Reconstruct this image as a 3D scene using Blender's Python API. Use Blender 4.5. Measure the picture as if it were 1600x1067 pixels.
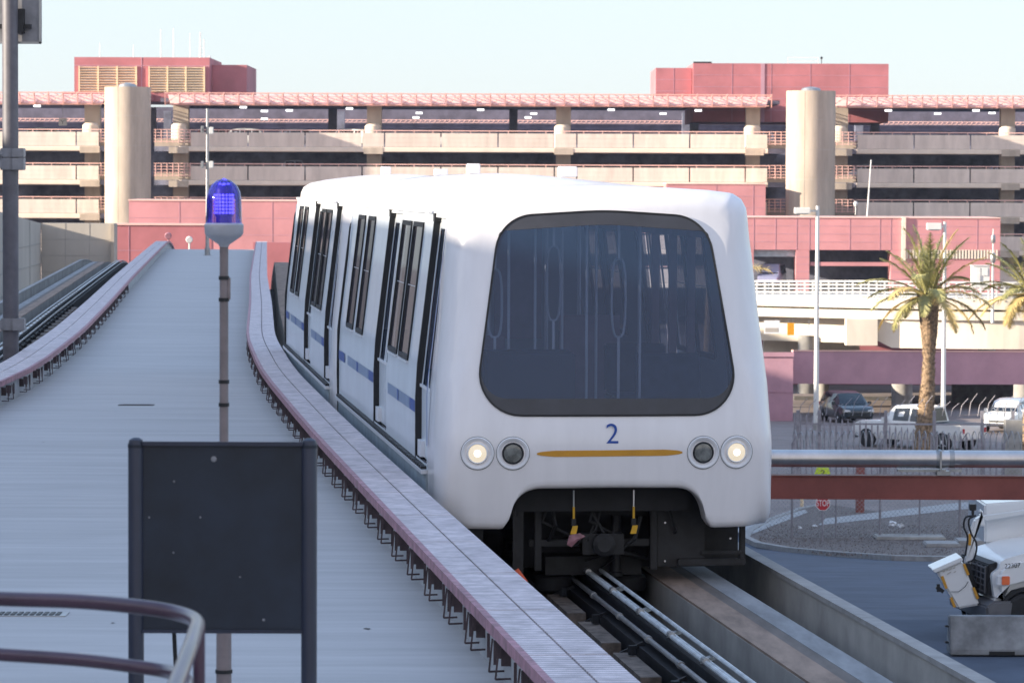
import bpy, bmesh, math, random
import numpy as np
from mathutils import Vector, Matrix, Euler
random.seed(7)
R = math.radians
S = bpy.context.scene
COL = S.collection
for o in list(bpy.data.objects): bpy.data.objects.remove(o)

# ---------------------------------------------------------------- camera
F = 5600.0                      # focal length in pixels of the 1600 px wide photograph
cd = bpy.data.cameras.new('camera'); cam = bpy.data.objects.new('camera', cd); COL.objects.link(cam)
cd.sensor_width = 36; cd.lens = 36*F/1600; cd.clip_start = 0.5; cd.clip_end = 6000
PITCH = math.atan((533.5-287)/F); ROLL = R(0.22)
CM = Matrix.Rotation(R(90)-PITCH, 4, 'X') @ Matrix.Rotation(ROLL, 4, 'Z')
cam.matrix_world = CM
cd.dof.use_dof = True; cd.dof.focus_distance = 31; cd.dof.aperture_fstop = 10
S.camera = cam
# ---------------------------------------------------------------- world + sun
AZ, EL = R(14), R(14.5)
sunv = Vector((-math.cos(AZ)*math.cos(EL), -math.sin(AZ)*math.cos(EL), math.sin(EL)))
W = bpy.data.worlds.new('World'); S.world = W; W.use_nodes = True
nt = W.node_tree; bg = nt.nodes['Background']
sky = nt.nodes.new('ShaderNodeTexSky'); sky.sky_type = 'NISHITA'; sky.sun_disc = False
sky.sun_elevation = EL; sky.sun_rotation = math.atan2(sunv.x, sunv.y)
sky.air_density = 1.0; sky.dust_density = 0.6; sky.ozone_density = 1.5
# the hazy desert sky is paler and more even than the clear-air model: blend it with a soft blue veil
tcw = nt.nodes.new('ShaderNodeTexCoord'); sep = nt.nodes.new('ShaderNodeSeparateXYZ'); nt.links.new(tcw.outputs['Generated'], sep.inputs[0])
rmp = nt.nodes.new('ShaderNodeValToRGB'); nt.links.new(sep.outputs[2], rmp.inputs[0])
rmp.color_ramp.elements[0].position = 0.0; rmp.color_ramp.elements[0].color = (0.50,0.575,0.655,1)
rmp.color_ramp.elements[1].position = 0.75; rmp.color_ramp.elements[1].color = (0.34,0.515,0.84,1)
# warmer towards the low sun's quarter behind the viewer
mr = nt.nodes.new('ShaderNodeMapRange'); mr.inputs['From Min'].default_value = 0.05; mr.inputs['From Max'].default_value = -0.9; mr.inputs['To Max'].default_value = 0.6
nt.links.new(sep.outputs[1], mr.inputs['Value'])
wm2 = nt.nodes.new('ShaderNodeMix'); wm2.data_type = 'RGBA'; wm2.inputs[7].default_value = (0.86,0.72,0.66,1)
nt.links.new(mr.outputs[0], wm2.inputs[0]); nt.links.new(rmp.outputs[0], wm2.inputs[6])
vm = nt.nodes.new('ShaderNodeVectorMath'); vm.operation = 'SCALE'; nt.links.new(wm2.outputs[2], vm.inputs[0]); vm.inputs['Scale'].default_value = 4.0
wmx = nt.nodes.new('ShaderNodeMix'); wmx.data_type = 'RGBA'; wmx.inputs[0].default_value = 0.80
nt.links.new(sky.outputs[0], wmx.inputs[6]); nt.links.new(vm.outputs[0], wmx.inputs[7])
nt.links.new(wmx.outputs[2], bg.inputs[0]); bg.inputs[1].default_value = 0.10
sl = bpy.data.lights.new('sun', 'SUN'); so = bpy.data.objects.new('sun', sl); COL.objects.link(so)
sl.energy = 3.4; sl.angle = R(0.55); sl.color = (1.0, 0.87, 0.70)
so.rotation_euler = sunv.to_track_quat('Z', 'Y').to_euler()
S.view_settings.view_transform = 'Standard'; S.view_settings.look = 'None'
S.view_settings.exposure = 1.88; S.view_settings.gamma = 1
S.cycles.max_bounces = 6; S.cycles.diffuse_bounces = 3; S.cycles.transparent_max_bounces = 16
S.cycles.use_denoising = True

# ---------------------------------------------------------------- materials
MATS = {}
def mat(name, col, rough=0.7, metal=0.0, var=0.12, scale=3.0, bump=0.0, stretch=(1,1,1), col2=None, spec=0.5, emit=0.0, emitcol=None, coord='Object', stain=0.0, coat=0.0):
    m = bpy.data.materials.new(name); m.use_nodes = True; t = m.node_tree
    b = t.nodes['Principled BSDF']; b.inputs['Roughness'].default_value = rough
    b.inputs['Metallic'].default_value = metal
    b.inputs['Specular IOR Level'].default_value = spec
    if coat: b.inputs['Coat Weight'].default_value = coat; b.inputs['Coat Roughness'].default_value = 0.05
    c1 = Vector(col); c2 = Vector(col2) if col2 else Vector(col)*(1-var*1.6)
    tc = t.nodes.new('ShaderNodeTexCoord'); mp = t.nodes.new('ShaderNodeMapping'); mp.inputs['Scale'].default_value = stretch
    t.links.new(tc.outputs[coord], mp.inputs[0])
    n = t.nodes.new('ShaderNodeTexNoise'); n.inputs['Scale'].default_value = scale; n.inputs['Detail'].default_value = 8; n.inputs['Roughness'].default_value = 0.62
    t.links.new(mp.outputs[0], n.inputs[0])
    rp = t.nodes.new('ShaderNodeValToRGB'); rp.color_ramp.elements[0].position = 0.36; rp.color_ramp.elements[1].position = 0.66
    rp.color_ramp.elements[0].color = (*c2, 1); rp.color_ramp.elements[1].color = (*(c1*(1+var*0.4)), 1)
    t.links.new(n.outputs[0], rp.inputs[0]); out = rp.outputs[0]
    if stain:
        n2 = t.nodes.new('ShaderNodeTexNoise'); n2.inputs['Scale'].default_value = 0.35*scale; n2.inputs['Detail'].default_value = 5
        t.links.new(mp.outputs[0], n2.inputs[0])
        r2 = t.nodes.new('ShaderNodeValToRGB'); r2.color_ramp.elements[0].position = 0.40; r2.color_ramp.elements[1].position = 0.62
        r2.color_ramp.elements[0].color = (1-stain,)*3+(1,); r2.color_ramp.elements[1].color = (1,1,1,1)
        t.links.new(n2.outputs[0], r2.inputs[0])
        mx = t.nodes.new('ShaderNodeMix'); mx.data_type = 'RGBA'; mx.blend_type = 'MULTIPLY'; mx.inputs[0].default_value = 1
        t.links.new(out, mx.inputs[6]); t.links.new(r2.outputs[0], mx.inputs[7]); out = mx.outputs[2]
    t.links.new(out, b.inputs['Base Color'])
    if bump:
        bp = t.nodes.new('ShaderNodeBump'); bp.inputs['Strength'].default_value = bump; bp.inputs['Distance'].default_value = 0.02
        t.links.new(n.outputs[0], bp.inputs['Height']); t.links.new(bp.outputs[0], b.inputs['Normal'])
    if emit:
        b.inputs['Emission Color'].default_value = (*(emitcol or col), 1); b.inputs['Emission Strength'].default_value = emit
    MATS[name] = m; return m
def glass(name, tint, opac, rough=0.04, body=(0.02,0.03,0.05), refl=1.0):
    """tinted pane: part see-through, part dark body, glossy by fresnel"""
    m = bpy.data.materials.new(name); m.use_nodes = True; t = m.node_tree
    for n in list(t.nodes): t.nodes.remove(n)
    out = t.nodes.new('ShaderNodeOutputMaterial')
    tr = t.nodes.new('ShaderNodeBsdfTransparent'); tr.inputs[0].default_value = (*tint, 1)
    df = t.nodes.new('ShaderNodeBsdfDiffuse'); df.inputs[0].default_value = (*body, 1)
    gl = t.nodes.new('ShaderNodeBsdfGlossy'); gl.inputs[1].default_value = rough; gl.inputs[0].default_value = (1,1,1,1)
    fr = t.nodes.new('ShaderNodeFresnel'); fr.inputs[0].default_value = 1.5
    m1 = t.nodes.new('ShaderNodeMixShader'); m1.inputs[0].default_value = opac
    m2 = t.nodes.new('ShaderNodeMixShader')
    t.links.new(tr.outputs[0], m1.inputs[1]); t.links.new(df.outputs[0], m1.inputs[2])
    ml = t.nodes.new('ShaderNodeMath'); ml.operation='MULTIPLY'; ml.inputs[1].default_value = refl
    t.links.new(fr.outputs[0], ml.inputs[0]); t.links.new(ml.outputs[0], m2.inputs[0]); t.links.new(m1.outputs[0], m2.inputs[1]); t.links.new(gl.outputs[0], m2.inputs[2])
    t.links.new(m2.outputs[0], out.inputs[0]); MATS[name] = m; return m

# ---------------------------------------------------------------- helpers
def ray(px, py):
    v = Vector(((px-800)/F, -(py-533.5)/F, -1)); return (CM.to_3x3() @ v)
def P(px, py, d):
    v = ray(px, py); return v*(d/v.y)
def PZ(px, py, z):
    v = ray(px, py); return v*(z/v.z)
GY = [(-400,-7.3),(60,-7.3),(125,-12.7),(200,-12.8),(6000,-12.8)]
def gz(y): return float(np.interp(y, [a for a,_ in GY], [b for _,b in GY]))
def G(px, py):
    v = ray(px, py); lo, hi = 20.0, 2000.0
    for _ in range(60):
        mid = (lo+hi)/2; p = v*(mid/v.y)
        if p.z > gz(mid): lo = mid
        else: hi = mid
    return v*(lo/v.y)
def wm(o):
    m = Matrix.Identity(4)
    while o is not None:
        m = o.matrix_basis @ m; o = o.parent
    return m
def tag(o, label=None, cat=None, group=None, kind=None):
    if label: o['label'] = label
    if cat: o['category'] = cat
    if group: o['group'] = group
    if kind: o['kind'] = kind
    return o
def thing(name, loc, label, cat, rz=0, group=None, kind=None):
    o = bpy.data.objects.new(name, None); COL.objects.link(o); o.location = loc; o.rotation_euler = (0,0,rz)
    o.empty_display_size = 0.3
    return tag(o, label, cat, group, kind)
class MB:
    def __init__(s): s.v = []; s.f = []; s.m = []; s.mi = 0
    def add(s, vs, fs):
        b = len(s.v); s.v += [Vector(p) for p in vs]; s.f += [tuple(b+i for i in f) for f in fs]; s.m += [s.mi]*len(fs); return s
    def box(s, x0, x1, y0, y1, z0, z1):
        x0,x1=sorted((x0,x1)); y0,y1=sorted((y0,y1)); z0,z1=sorted((z0,z1))
        return s.add([(x0,y0,z0),(x1,y0,z0),(x1,y1,z0),(x0,y1,z0),(x0,y0,z1),(x1,y0,z1),(x1,y1,z1),(x0,y1,z1)],
            [(0,3,2,1),(4,5,6,7),(0,1,5,4),(1,2,6,5),(2,3,7,6),(3,0,4,7)])
    def obox(s, c, a, b, n):       # centre + three half axes
        c,a,b,n = map(Vector,(c,a,b,n))
        return s.add([c+i*a+j*b+k*n for k in (-1,1) for i,j in ((-1,-1),(1,-1),(1,1),(-1,1))],
            [(0,3,2,1),(4,5,6,7),(0,1,5,4),(1,2,6,5),(2,3,7,6),(3,0,4,7)])
    def bar(s, p, q, w, h=None, up=(0,0,1)):
        p,q = Vector(p),Vector(q); d = q-p; 
        if d.length < 1e-6: return s
        u = Vector(up)
        if abs(d.normalized().dot(u)) > .98: u = Vector((0,1,0))
        a = d.cross(u).normalized(); b = a.cross(d).normalized(); h = h or w
        return s.obox((p+q)/2, a*w/2, b*h/2, d/2)
    def rev(s, p, q, prof, n=16, cap=True):   # revolve: prof list of (t along p-q in metres, r)
        p,q = Vector(p),Vector(q); d = (q-p).normalized(); u = Vector((0,0,1)) if abs(d.z)<.9 else Vector((1,0,0))
        a = d.cross(u).normalized(); b = d.cross(a).normalized(); vs=[]; fs=[]
        for t,r in prof:
            for i in range(n):
                w = 2*math.pi*i/n; vs.append(p+d*t+(a*math.cos(w)+b*math.sin(w))*r)
        for k in range(len(prof)-1):
            for i in range(n):
                j=(i+1)%n; fs.append((k*n+i,k*n+j,(k+1)*n+j,(k+1)*n+i))
        if cap:
            fs.append(tuple(range(n))[::-1]); fs.append(tuple((len(prof)-1)*n+i for i in range(n)))
        return s.add(vs, fs)
    def cyl(s, p, q, r0, r1=None, n=12):
        L = (Vector(q)-Vector(p)).length
        return s.rev(p,q,[(0,r0),(L,r0 if r1 is None else r1)],n)
    def tube(s, pts, r, n=8, cap=True):
        pts=[Vector(p) for p in pts]; vs=[];fs=[]; N=len(pts); a=None
        for i,p in enumerate(pts):
            d=(pts[min(i+1,N-1)]-pts[max(i-1,0)]).normalized()
            if a is None:
                u=Vector((0,0,1)) if abs(d.z)<.9 else Vector((1,0,0)); a=d.cross(u).normalized()
            a=(a-d*a.dot(d)).normalized(); b=d.cross(a)
            rr = r[i] if isinstance(r,(list,tuple)) else r
            for k in range(n):
                w=2*math.pi*k/n; vs.append(p+(a*math.cos(w)+b*math.sin(w))*rr)
        for i in range(N-1):
            for k in range(n):
                j=(k+1)%n; fs.append((i*n+k,i*n+j,(i+1)*n+j,(i+1)*n+k))
        if cap: fs.append(tuple(range(n))[::-1]); fs.append(tuple((N-1)*n+k for k in range(n)))
        return s.add(vs,fs)
    def prism(s, poly, axis, t0, t1):   # polygon (u,v) extruded along axis 'x','y' or 'z'
        def mk(u,v,t): return {'x':(t,u,v),'y':(u,t,v),'z':(u,v,t)}[axis]
        n=len(poly); vs=[mk(u,v,t0) for u,v in poly]+[mk(u,v,t1) for u,v in poly]
        return s.add(vs,[tuple(range(n)),tuple(range(2*n-1,n-1,-1))]+[(i,i+n,(i+1)%n+n,(i+1)%n) for i in range(n)])
    def build(s, name, m, parent=None, smooth=False, bevel=0.0, label=None, cat=None, group=None, kind=None, fix=True):
        vs = s.v
        loc = Vector((0,0,0))
        if parent is not None and not getattr(s,'local',False):
            im = wm(parent).inverted(); vs = [im @ p for p in vs]
        elif parent is None:
            xs=[p.x for p in vs]; ys=[p.y for p in vs]; zs=[p.z for p in vs]
            loc = Vector(((min(xs)+max(xs))/2,(min(ys)+max(ys))/2,min(zs))); vs=[p-loc for p in vs]
        me = bpy.data.meshes.new(name); me.from_pydata([tuple(p) for p in vs],[],s.f)
        ms = m if isinstance(m,(list,tuple)) else [m]
        for x in ms: me.materials.append(MATS[x] if isinstance(x,str) else x)
        if len(ms)>1: me.polygons.foreach_set('material_index', s.m)
        if fix or bevel:
            bm = bmesh.new(); bm.from_mesh(me)
            if bevel: bmesh.ops.bevel(bm, geom=[e for e in bm.edges if len(e.link_faces)==2 and e.calc_face_angle(0)>0.6], offset=bevel, segments=2, affect='EDGES')
            if fix: bmesh.ops.recalc_face_normals(bm, faces=bm.faces)
            bm.to_mesh(me); bm.free()
        if smooth:
            me.polygons.foreach_set('use_smooth',[True]*len(me.polygons))
            me.set_sharp_from_angle(angle=R(smooth if smooth is not True else 40))
        me.update()
        o = bpy.data.objects.new(name, me); COL.objects.link(o); o.location = loc
        if parent is not None: o.parent = parent
        return tag(o, label, cat, group, kind)
def LB():
    m = MB(); m.local = True; return m
def text(name, body, size, m, parent, M, extrude=0.004, sx=1.0, world=False):
    c = bpy.data.curves.new(name,'FONT'); c.body=body; c.size=size; c.extrude=extrude; c.offset=-.006*size if body=='2' else 0; c.align_x='CENTER'; c.align_y='CENTER'
    o = bpy.data.objects.new(name,c); COL.objects.link(o); dg=bpy.context.evaluated_depsgraph_get(); dg.update()
    me = bpy.data.meshes.new_from_object(o.evaluated_get(dg)); bpy.data.objects.remove(o)
    me.transform(M @ Matrix.Diagonal((sx,1,1,1))); me.materials.clear(); me.materials.append(MATS[m])
    if world: me.transform(wm(parent).inverted())
    q = bpy.data.objects.new(name,me); COL.objects.link(q); q.parent = parent; return q
def face_mat(loc, right=(1,0,0), up=(0,0,1)):    # text plane: x->right, y->up
    r=Vector(right).normalized(); u=Vector(up).normalized(); n=r.cross(u)
    return Matrix(((r.x,u.x,n.x,loc[0]),(r.y,u.y,n.y,loc[1]),(r.z,u.z,n.z,loc[2]),(0,0,0,1)))
def copy_tree(o, parent=None):
    c = o.copy(); COL.objects.link(c)
    if parent is not None: c.parent = parent
    for ch in [x for x in COL.objects if x.parent == o]:
        copy_tree(ch, c)
    return c

# palette
mat('deck', (0.475,0.465,0.46), .85, stretch=(0.22,1.9,1), scale=2.6, var=.075, bump=.22, stain=.07)
mat('deck_stain', (0.43,0.43,0.44), .85, scale=5, var=.1)
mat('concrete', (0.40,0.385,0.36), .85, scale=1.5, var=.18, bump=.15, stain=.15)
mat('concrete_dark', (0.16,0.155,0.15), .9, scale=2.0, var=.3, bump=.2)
mat('concrete_wall', (0.46,0.42,0.37), .85, stretch=(1,1,.35), scale=.5, var=.08)
mat('parapet_beige', (0.76,0.65,0.57), .8, scale=1.1, var=.10, stretch=(1.2,1,.25), stain=.08)
mat('slab_beige', (0.78,0.67,0.56), .8, scale=.5, var=.08)
mat('tower_concrete', (0.52,0.44,0.36), .85, stretch=(1,1,.22), scale=.8, var=.15, stain=.08)
mat('cream', (0.80,0.71,0.58), .8, scale=.9, var=.09, stretch=(1,1,.3), stain=.06)
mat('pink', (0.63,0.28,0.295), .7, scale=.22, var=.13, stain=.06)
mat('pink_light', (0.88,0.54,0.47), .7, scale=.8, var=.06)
mat('purple_paint', (0.50,0.28,0.34), .75, scale=.8, var=.09)
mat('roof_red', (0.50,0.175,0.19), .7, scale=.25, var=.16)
mat('louver', (0.88,0.68,0.44), .6, scale=2, var=.08)
mat('asphalt', (0.085,0.105,0.145), .9, scale=.8, var=.16, bump=.2, stain=.12)
mat('asphalt_far', (0.26,0.215,0.20), .9, scale=.6, var=.12, bump=.2)
mat('gravel', (0.20,0.165,0.15), .95, scale=9, var=.4, bump=.5)
mat('kerb', (0.34,0.33,0.32), .85, scale=4, var=.15)
mat('path', (0.38,0.38,0.38), .85, scale=2, var=.1)
mat('grating', (0.56,0.44,0.46), .6, scale=5, var=.16, bump=.1, stain=.15)
mat('red_steel', (0.42,0.20,0.24), .55, scale=9, var=.3)
mat('beam_red', (0.27,0.075,0.06), .6, scale=2, var=.15)
mat('black', (0.012,0.013,0.016), .6, scale=9, var=.3)
mat('dark_steel', (0.022,0.022,0.025), .55, scale=6, var=.35, metal=.2)
mat('under_black', (0.010,0.010,0.013), .7, scale=6, var=.3)
mat('bracket', (0.10,0.07,0.075), .7, scale=8, var=.3)
mat('galv', (0.42,0.42,0.42), .42, metal=.75, scale=6, var=.15)
mat('galv_pipe', (0.62,0.59,0.57), .33, metal=.85, scale=3, var=.12)
mat('rail_white', (0.62,0.66,0.68), .42, metal=.2, scale=5, var=.2)
mat('rust_concrete', (0.30,0.215,0.165), .85, scale=3, var=.25, bump=.15, stretch=(2,.4,1))
mat('block_brown', (0.17,0.135,0.11), .85, scale=9, var=.35)
mat('slab_dull', (0.26,0.265,0.275), .75, scale=3, var=.2, stretch=(2,.4,1))
mat('slab_grey', (0.42,0.43,0.44), .7, scale=3, var=.15, stretch=(2,.4,1))
mat('slab_mark', (0.15,0.125,0.11), .8, scale=3, var=.2, stretch=(2,.4,1))
mat('white_paint', (0.80,0.78,0.79), .32, scale=1.6, var=.035, coat=.4, stretch=(4,4,.5))
mat('side_shade_paint', (0.74,0.79,0.84), .38, scale=1.5, var=.05, coat=.3)  # bluish tint puts the shade of the tram sides into the colour
mat('skirt_grey', (0.42,0.50,0.56), .6, scale=3, var=.15)
mat('rubber', (0.02,0.02,0.022), .75, scale=8, var=.2)
mat('seal', (0.008,0.009,0.012), .5, scale=8, var=.1)
mat('frit', (0.045,0.048,0.06), .35, scale=4, var=.15)
mat('blue', (0.012,0.075,0.36), .4, scale=4, var=.06)
mat('blue_pale', (0.24,0.32,0.47), .45, scale=4, var=.06)
mat('amber', (0.62,0.30,0.03), .4, scale=4, var=.08)
mat('steel', (0.62,0.62,0.64), .25, metal=1, scale=5, var=.05)
mat('pole_bright', (0.85,0.87,0.92), .35, metal=.3, var=.03)
mat('interior', (0.62,0.44,0.48), .6, scale=3, var=.1)
mat('interior_dark', (0.05,0.055,0.07), .7, scale=3, var=.1)
mat('seat', (0.05,0.08,0.16), .7, scale=6, var=.2)
mat('lamp', (.58,.50,.40), .2, emit=.17, emitcol=(1,.86,.62))
mat('lens_dark', (0.20,0.21,0.20), .12, scale=20, var=.3, spec=.8)
mat('ring', (0.76,0.77,0.80), .35, scale=5, var=.04)
mat('yellow', (0.75,0.42,0.02), .5, scale=8, var=.15)
mat('sign_navy', (0.016,0.025,0.045), .55, scale=2.2, var=.35, bump=.05, stain=.25)
mat('sign_post', (0.022,0.028,0.052), .42, scale=3, var=.15)
mat('rail_maroon', (0.075,0.04,0.065), .35, scale=4, var=.2, coat=.3)
mat('pole_grey', (0.24,0.24,0.26), .5, scale=5, var=.15)
mat('pole_dark', (0.12,0.115,0.135), .5, scale=5, var=.15)
mat('pole_tan', (0.23,0.19,0.19), .5, scale=5, var=.2)
mat('pole_white', (0.72,0.72,0.70), .45, scale=3, var=.05)
mat('beacon_cap', (0.42,0.43,0.47), .4, scale=5, var=.05)
mat('led', (0.03,0.02,.7), .3, emit=.9, emitcol=(0.12,0.10,1.0))
mat('led_body', (0.005,0.0,0.16), .4, emit=.05, emitcol=(0.02,0.0,.8))
mat('trunk', (0.33,0.23,0.145), .95, scale=9, var=.4, bump=.5)
mat('frond', (0.44,0.40,0.15), .65, scale=.7, var=.2, col2=(0.20,0.21,0.09))
mat('frond_dry', (0.62,0.48,0.20), .75, scale=.9, var=.2)
mat('car_white', (0.78,0.78,0.77), .25, coat=.7, var=.01)
mat('car_dark', (0.02,0.03,0.035), .2, coat=.8, var=.02)
mat('car_silver', (0.35,0.38,0.42), .3, coat=.7, metal=.3, var=.02)
mat('car_green', (0.12,0.22,0.20), .3, coat=.7, var=.02)
mat('car_red', (0.35,0.06,0.06), .3, coat=.7, var=.02)
mat('car_lilac', (0.30,0.31,0.45), .3, coat=.7, var=.02)
mat('car_glass', (0.015,0.02,0.028), .06, var=.02, spec=.8)
mat('car_lens', (0.7,0.72,0.75), .15, var=.02)
mat('orange_lens', (0.8,0.16,0.05), .3, var=.1)
mat('stop_red', (0.50,0.03,0.04), .5, var=.1)
mat('sign_white', (0.8,0.8,0.8), .5, var=.03)
mat('fluoro', (0.68,0.85,0.03), .5, var=.03)
mat('safety_orange', (0.75,0.33,0.01), .5, var=.1)
mat('tail_orange', (0.8,0.12,0.04), .5, var=.15)
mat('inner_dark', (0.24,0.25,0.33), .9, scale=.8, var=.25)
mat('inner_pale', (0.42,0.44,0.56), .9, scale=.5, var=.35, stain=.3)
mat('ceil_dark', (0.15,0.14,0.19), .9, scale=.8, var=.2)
mat('bright_lamp', (1,1,1), .3, emit=.7, emitcol=(1,1,1))
mat('chain', (0.36,0.37,0.38), .5, metal=.5, scale=3, var=.1)
mat('picket', (0.34,0.32,0.35), .6, metal=.2, scale=3, var=.2)
mat('barrier', (0.33,0.335,0.34), .85, scale=3, var=.25, bump=.15, stain=.25)
mat('litter', (0.75,0.76,0.78), .5, var=.05)
mat('hose', (0.01,0.01,0.012), .4, var=.1)
mat('truck_grey', (0.13,0.13,0.14), .45, var=.15)
glass('windshield', (0.62,0.70,0.86), 0.36, .03, (0.03,0.085,0.19))
glass('side_glass', (0.34,0.34,0.38), 0.62, .05, (0.085,0.08,0.095), .30)
glass('door_glass', (0.55,0.60,0.68), 0.35, .05, (0.10,0.13,0.18), .5)
glass('beacon_glass', (0.66,0.62,0.97), 0.13, .03, (0.03,0.02,0.45))

# ================================================================ GROUND
def sheet(name, pts_y, x0, x1, z_off, m, kind='structure', nx=2):
    b = MB()
    for y in pts_y:
        for i in range(nx+1): b.v.append(Vector((x0+(x1-x0)*i/nx, y, gz(y)+z_off)))
    for k in range(len(pts_y)-1):
        for i in range(nx):
            a=k*(nx+1)+i; b.f.append((a,a+1,a+nx+2,a+nx+1)); b.m.append(0)
    return b.build(name, m, kind=kind)
sheet('ground', [-200,-50,60,80,100,125,140,150,200,400,1000,5000], -3000, 3000, 0, 'asphalt_far')
def ground_poly(name, pts, zoff, m, kind='structure', thick=0.0, **k):
    """polygon drawn on the ground, following its slope"""
    bm = bmesh.new(); vs=[bm.verts.new((p[0],p[1],0)) for p in pts]; bm.faces.new(vs)
    for yy in (60,125,200): 
        bmesh.ops.bisect_plane(bm, geom=bm.verts[:]+bm.edges[:]+bm.faces[:], plane_co=(0,yy,0), plane_no=(0,1,0))
    if thick:
        r = bmesh.ops.extrude_face_region(bm, geom=bm.faces[:])
        top = [g for g in r['geom'] if isinstance(g,bmesh.types.BMVert)]
        for v in top: v.co.z += thick
    for v in bm.verts: v.co.z += gz(v.co.y)+zoff
    bmesh.ops.recalc_face_normals(bm, faces=bm.faces)
    b = MB(); bm.verts.index_update(); b.add([v.co.copy() for v in bm.verts],[tuple(v.index for v in f.verts) for f in bm.faces]); bm.free()
    return b.build(name, m, kind=kind, **k)
def g2(px,py): p=G(px,py); return (p.x,p.y)
# dark tarmac road next to the guideway, laid over the lighter lot
ground_poly('road', [(-30,-60),(60,-60),(60,118),(46,120)]+[g2(1640,876),g2(1500,872),g2(1300,864),g2(1170,845)]+[(9,160),(-10,160)], 0.004, 'asphalt')
kerb_px = [(1620,881),(1500,878),(1400,876),(1300,869),(1230,862),(1185,854),(1166,845),(1172,834),(1200,818),(1250,800),(1290,792)]
kp = [G(*q) for q in kerb_px]
isl = [(p.x,p.y) for p in kp]+[g2(1400,808),g2(1500,797),g2(1640,790)]
ground_poly('gravel_island', isl, 0.0, 'gravel', kind='structure', thick=0.13)
b = MB()
for i in range(len(kp)-1):
    a,c = kp[i].copy(), kp[i+1].copy(); a.z=gz(a.y)+.08; c.z=gz(c.y)+.08; b.bar(a,c,.26,.17)
b.build('kerb','kerb',kind='structure')
ground_poly('path', [g2(1278,826),g2(1500,801),g2(1640,792),g2(1640,783),g2(1500,790),g2(1290,815)], 0.136, 'path')
ground_poly('path', [g2(1160,846),g2(1215,824),g2(1262,806),g2(1258,801),g2(1205,816),g2(1150,832)], 0.14, 'path')
# loose stones (nobody counts them)
b = MB(); rs = random.Random(3)
for k in range(5000):
    px = rs.uniform(1185,1610); py = rs.uniform(826,874)
    if py > 853+ (px-1185)*.2 and px<1300: continue
    p = G(px,py); s = rs.uniform(.02,.055); z=gz(p.y)+.13
    q=[(p.x+rs.uniform(-1,1)*s,p.y+rs.uniform(-1,1)*s,z-.02) for _ in range(3)]+[(p.x,p.y,z+s*.8)]
    b.add(q,[(0,1,2),(0,1,3),(1,2,3),(2,0,3)])
b.build('gravel','gravel',kind='stuff',label='loose reddish stones scattered over the kerbed island',cat='gravel')

# ================================================================ GUIDEWAY PATHS
RW = [(2,2.6),(17.9,.655),(27,-.45),(36.5,-1.60),(47.9,-2.90),(58.3,-3.86),(75,-5.03),(96.5,-6.60),(130,-8.9),(165,-11.3),(200,-13.9)]
LW = [(2,-9.2),(15,-7.7),(30,-6.75),(44.7,-6.39),(49.8,-6.57),(60.9,-7.32),(74.9,-8.44),(95,-10.1),(125,-12.5),(159,-15.2),(200,-18.4)]
yy = np.arange(0,201,.5)
def smooth(pts):
    v = np.interp(yy,[p[0] for p in pts],[p[1] for p in pts]); k=np.ones(13)/13
    w = np.convolve(np.pad(v,6,mode='edge'),k,'valid'); w[:8]=v[:8]; w[-8:]=v[-8:]; return w
RE = smooth(RW); LE = smooth(LW)
def zo(d): return 0 if d<150 else -(d-150)**2/620
class Path:
    def __init__(s, xs, off): s.xs=xs; s.off=off
    def at(s, d, o=0.0, z=0.0):
        x = float(np.interp(d,yy,s.xs)); dx = float(np.interp(d+1,yy,s.xs)-np.interp(d-1,yy,s.xs))/2
        n = Vector((1,-dx,0)).normalized(); return Vector((x,d,z+zo(d)))+n*(o+s.off)
RC = Path(RE, 1.54)        # centre line of the right track
LC = Path(LE, -2.02)       # centre line of the left track
def steps(a,b,ds): n=max(1,int(round((b-a)/ds))); return [a+(b-a)*i/n for i in range(n+1)]
def ribbon(b, path, o0,o1,z0,z1,a,c,ds=3.0):
    ds_=steps(a,c,ds); vs=[]; fs=[]
    for d in ds_:
        vs += [path.at(d,o0,z0),path.at(d,o1,z0),path.at(d,o1,z1),path.at(d,o0,z1)]
    for i in range(len(ds_)-1):
        for k in range(4):
            j=(k+1)%4; fs.append((i*4+k,i*4+j,i*4+4+j,i*4+4+k))
    n=len(ds_)-1; fs += [(0,3,2,1),(n*4,n*4+1,n*4+2,n*4+3)]
    b.add(vs,fs); return b
# concrete deck between the two cable walkways
b = MB(); ds_=steps(3,196,2.0); vs=[];fs=[]
for d in ds_:
    l=LC.at(d,1.50); r=RC.at(d,-1.60)
    for q in (l,r): vs += [(q.x,q.y,zo(d)-2.85),(q.x,q.y,zo(d)-4.3)]
for i in range(len(ds_)-1):
    a=i*4; fs += [(a,a+2,a+6,a+4),(a+1,a+5,a+7,a+3),(a,a+4,a+5,a+1),(a+2,a+3,a+7,a+6)]
fs += [(0,1,3,2)]; n=(len(ds_)-1)*4; fs.append((n,n+2,n+3,n+1))
b.add(vs,fs); b.build('guideway_deck','deck',kind='structure')
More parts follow.
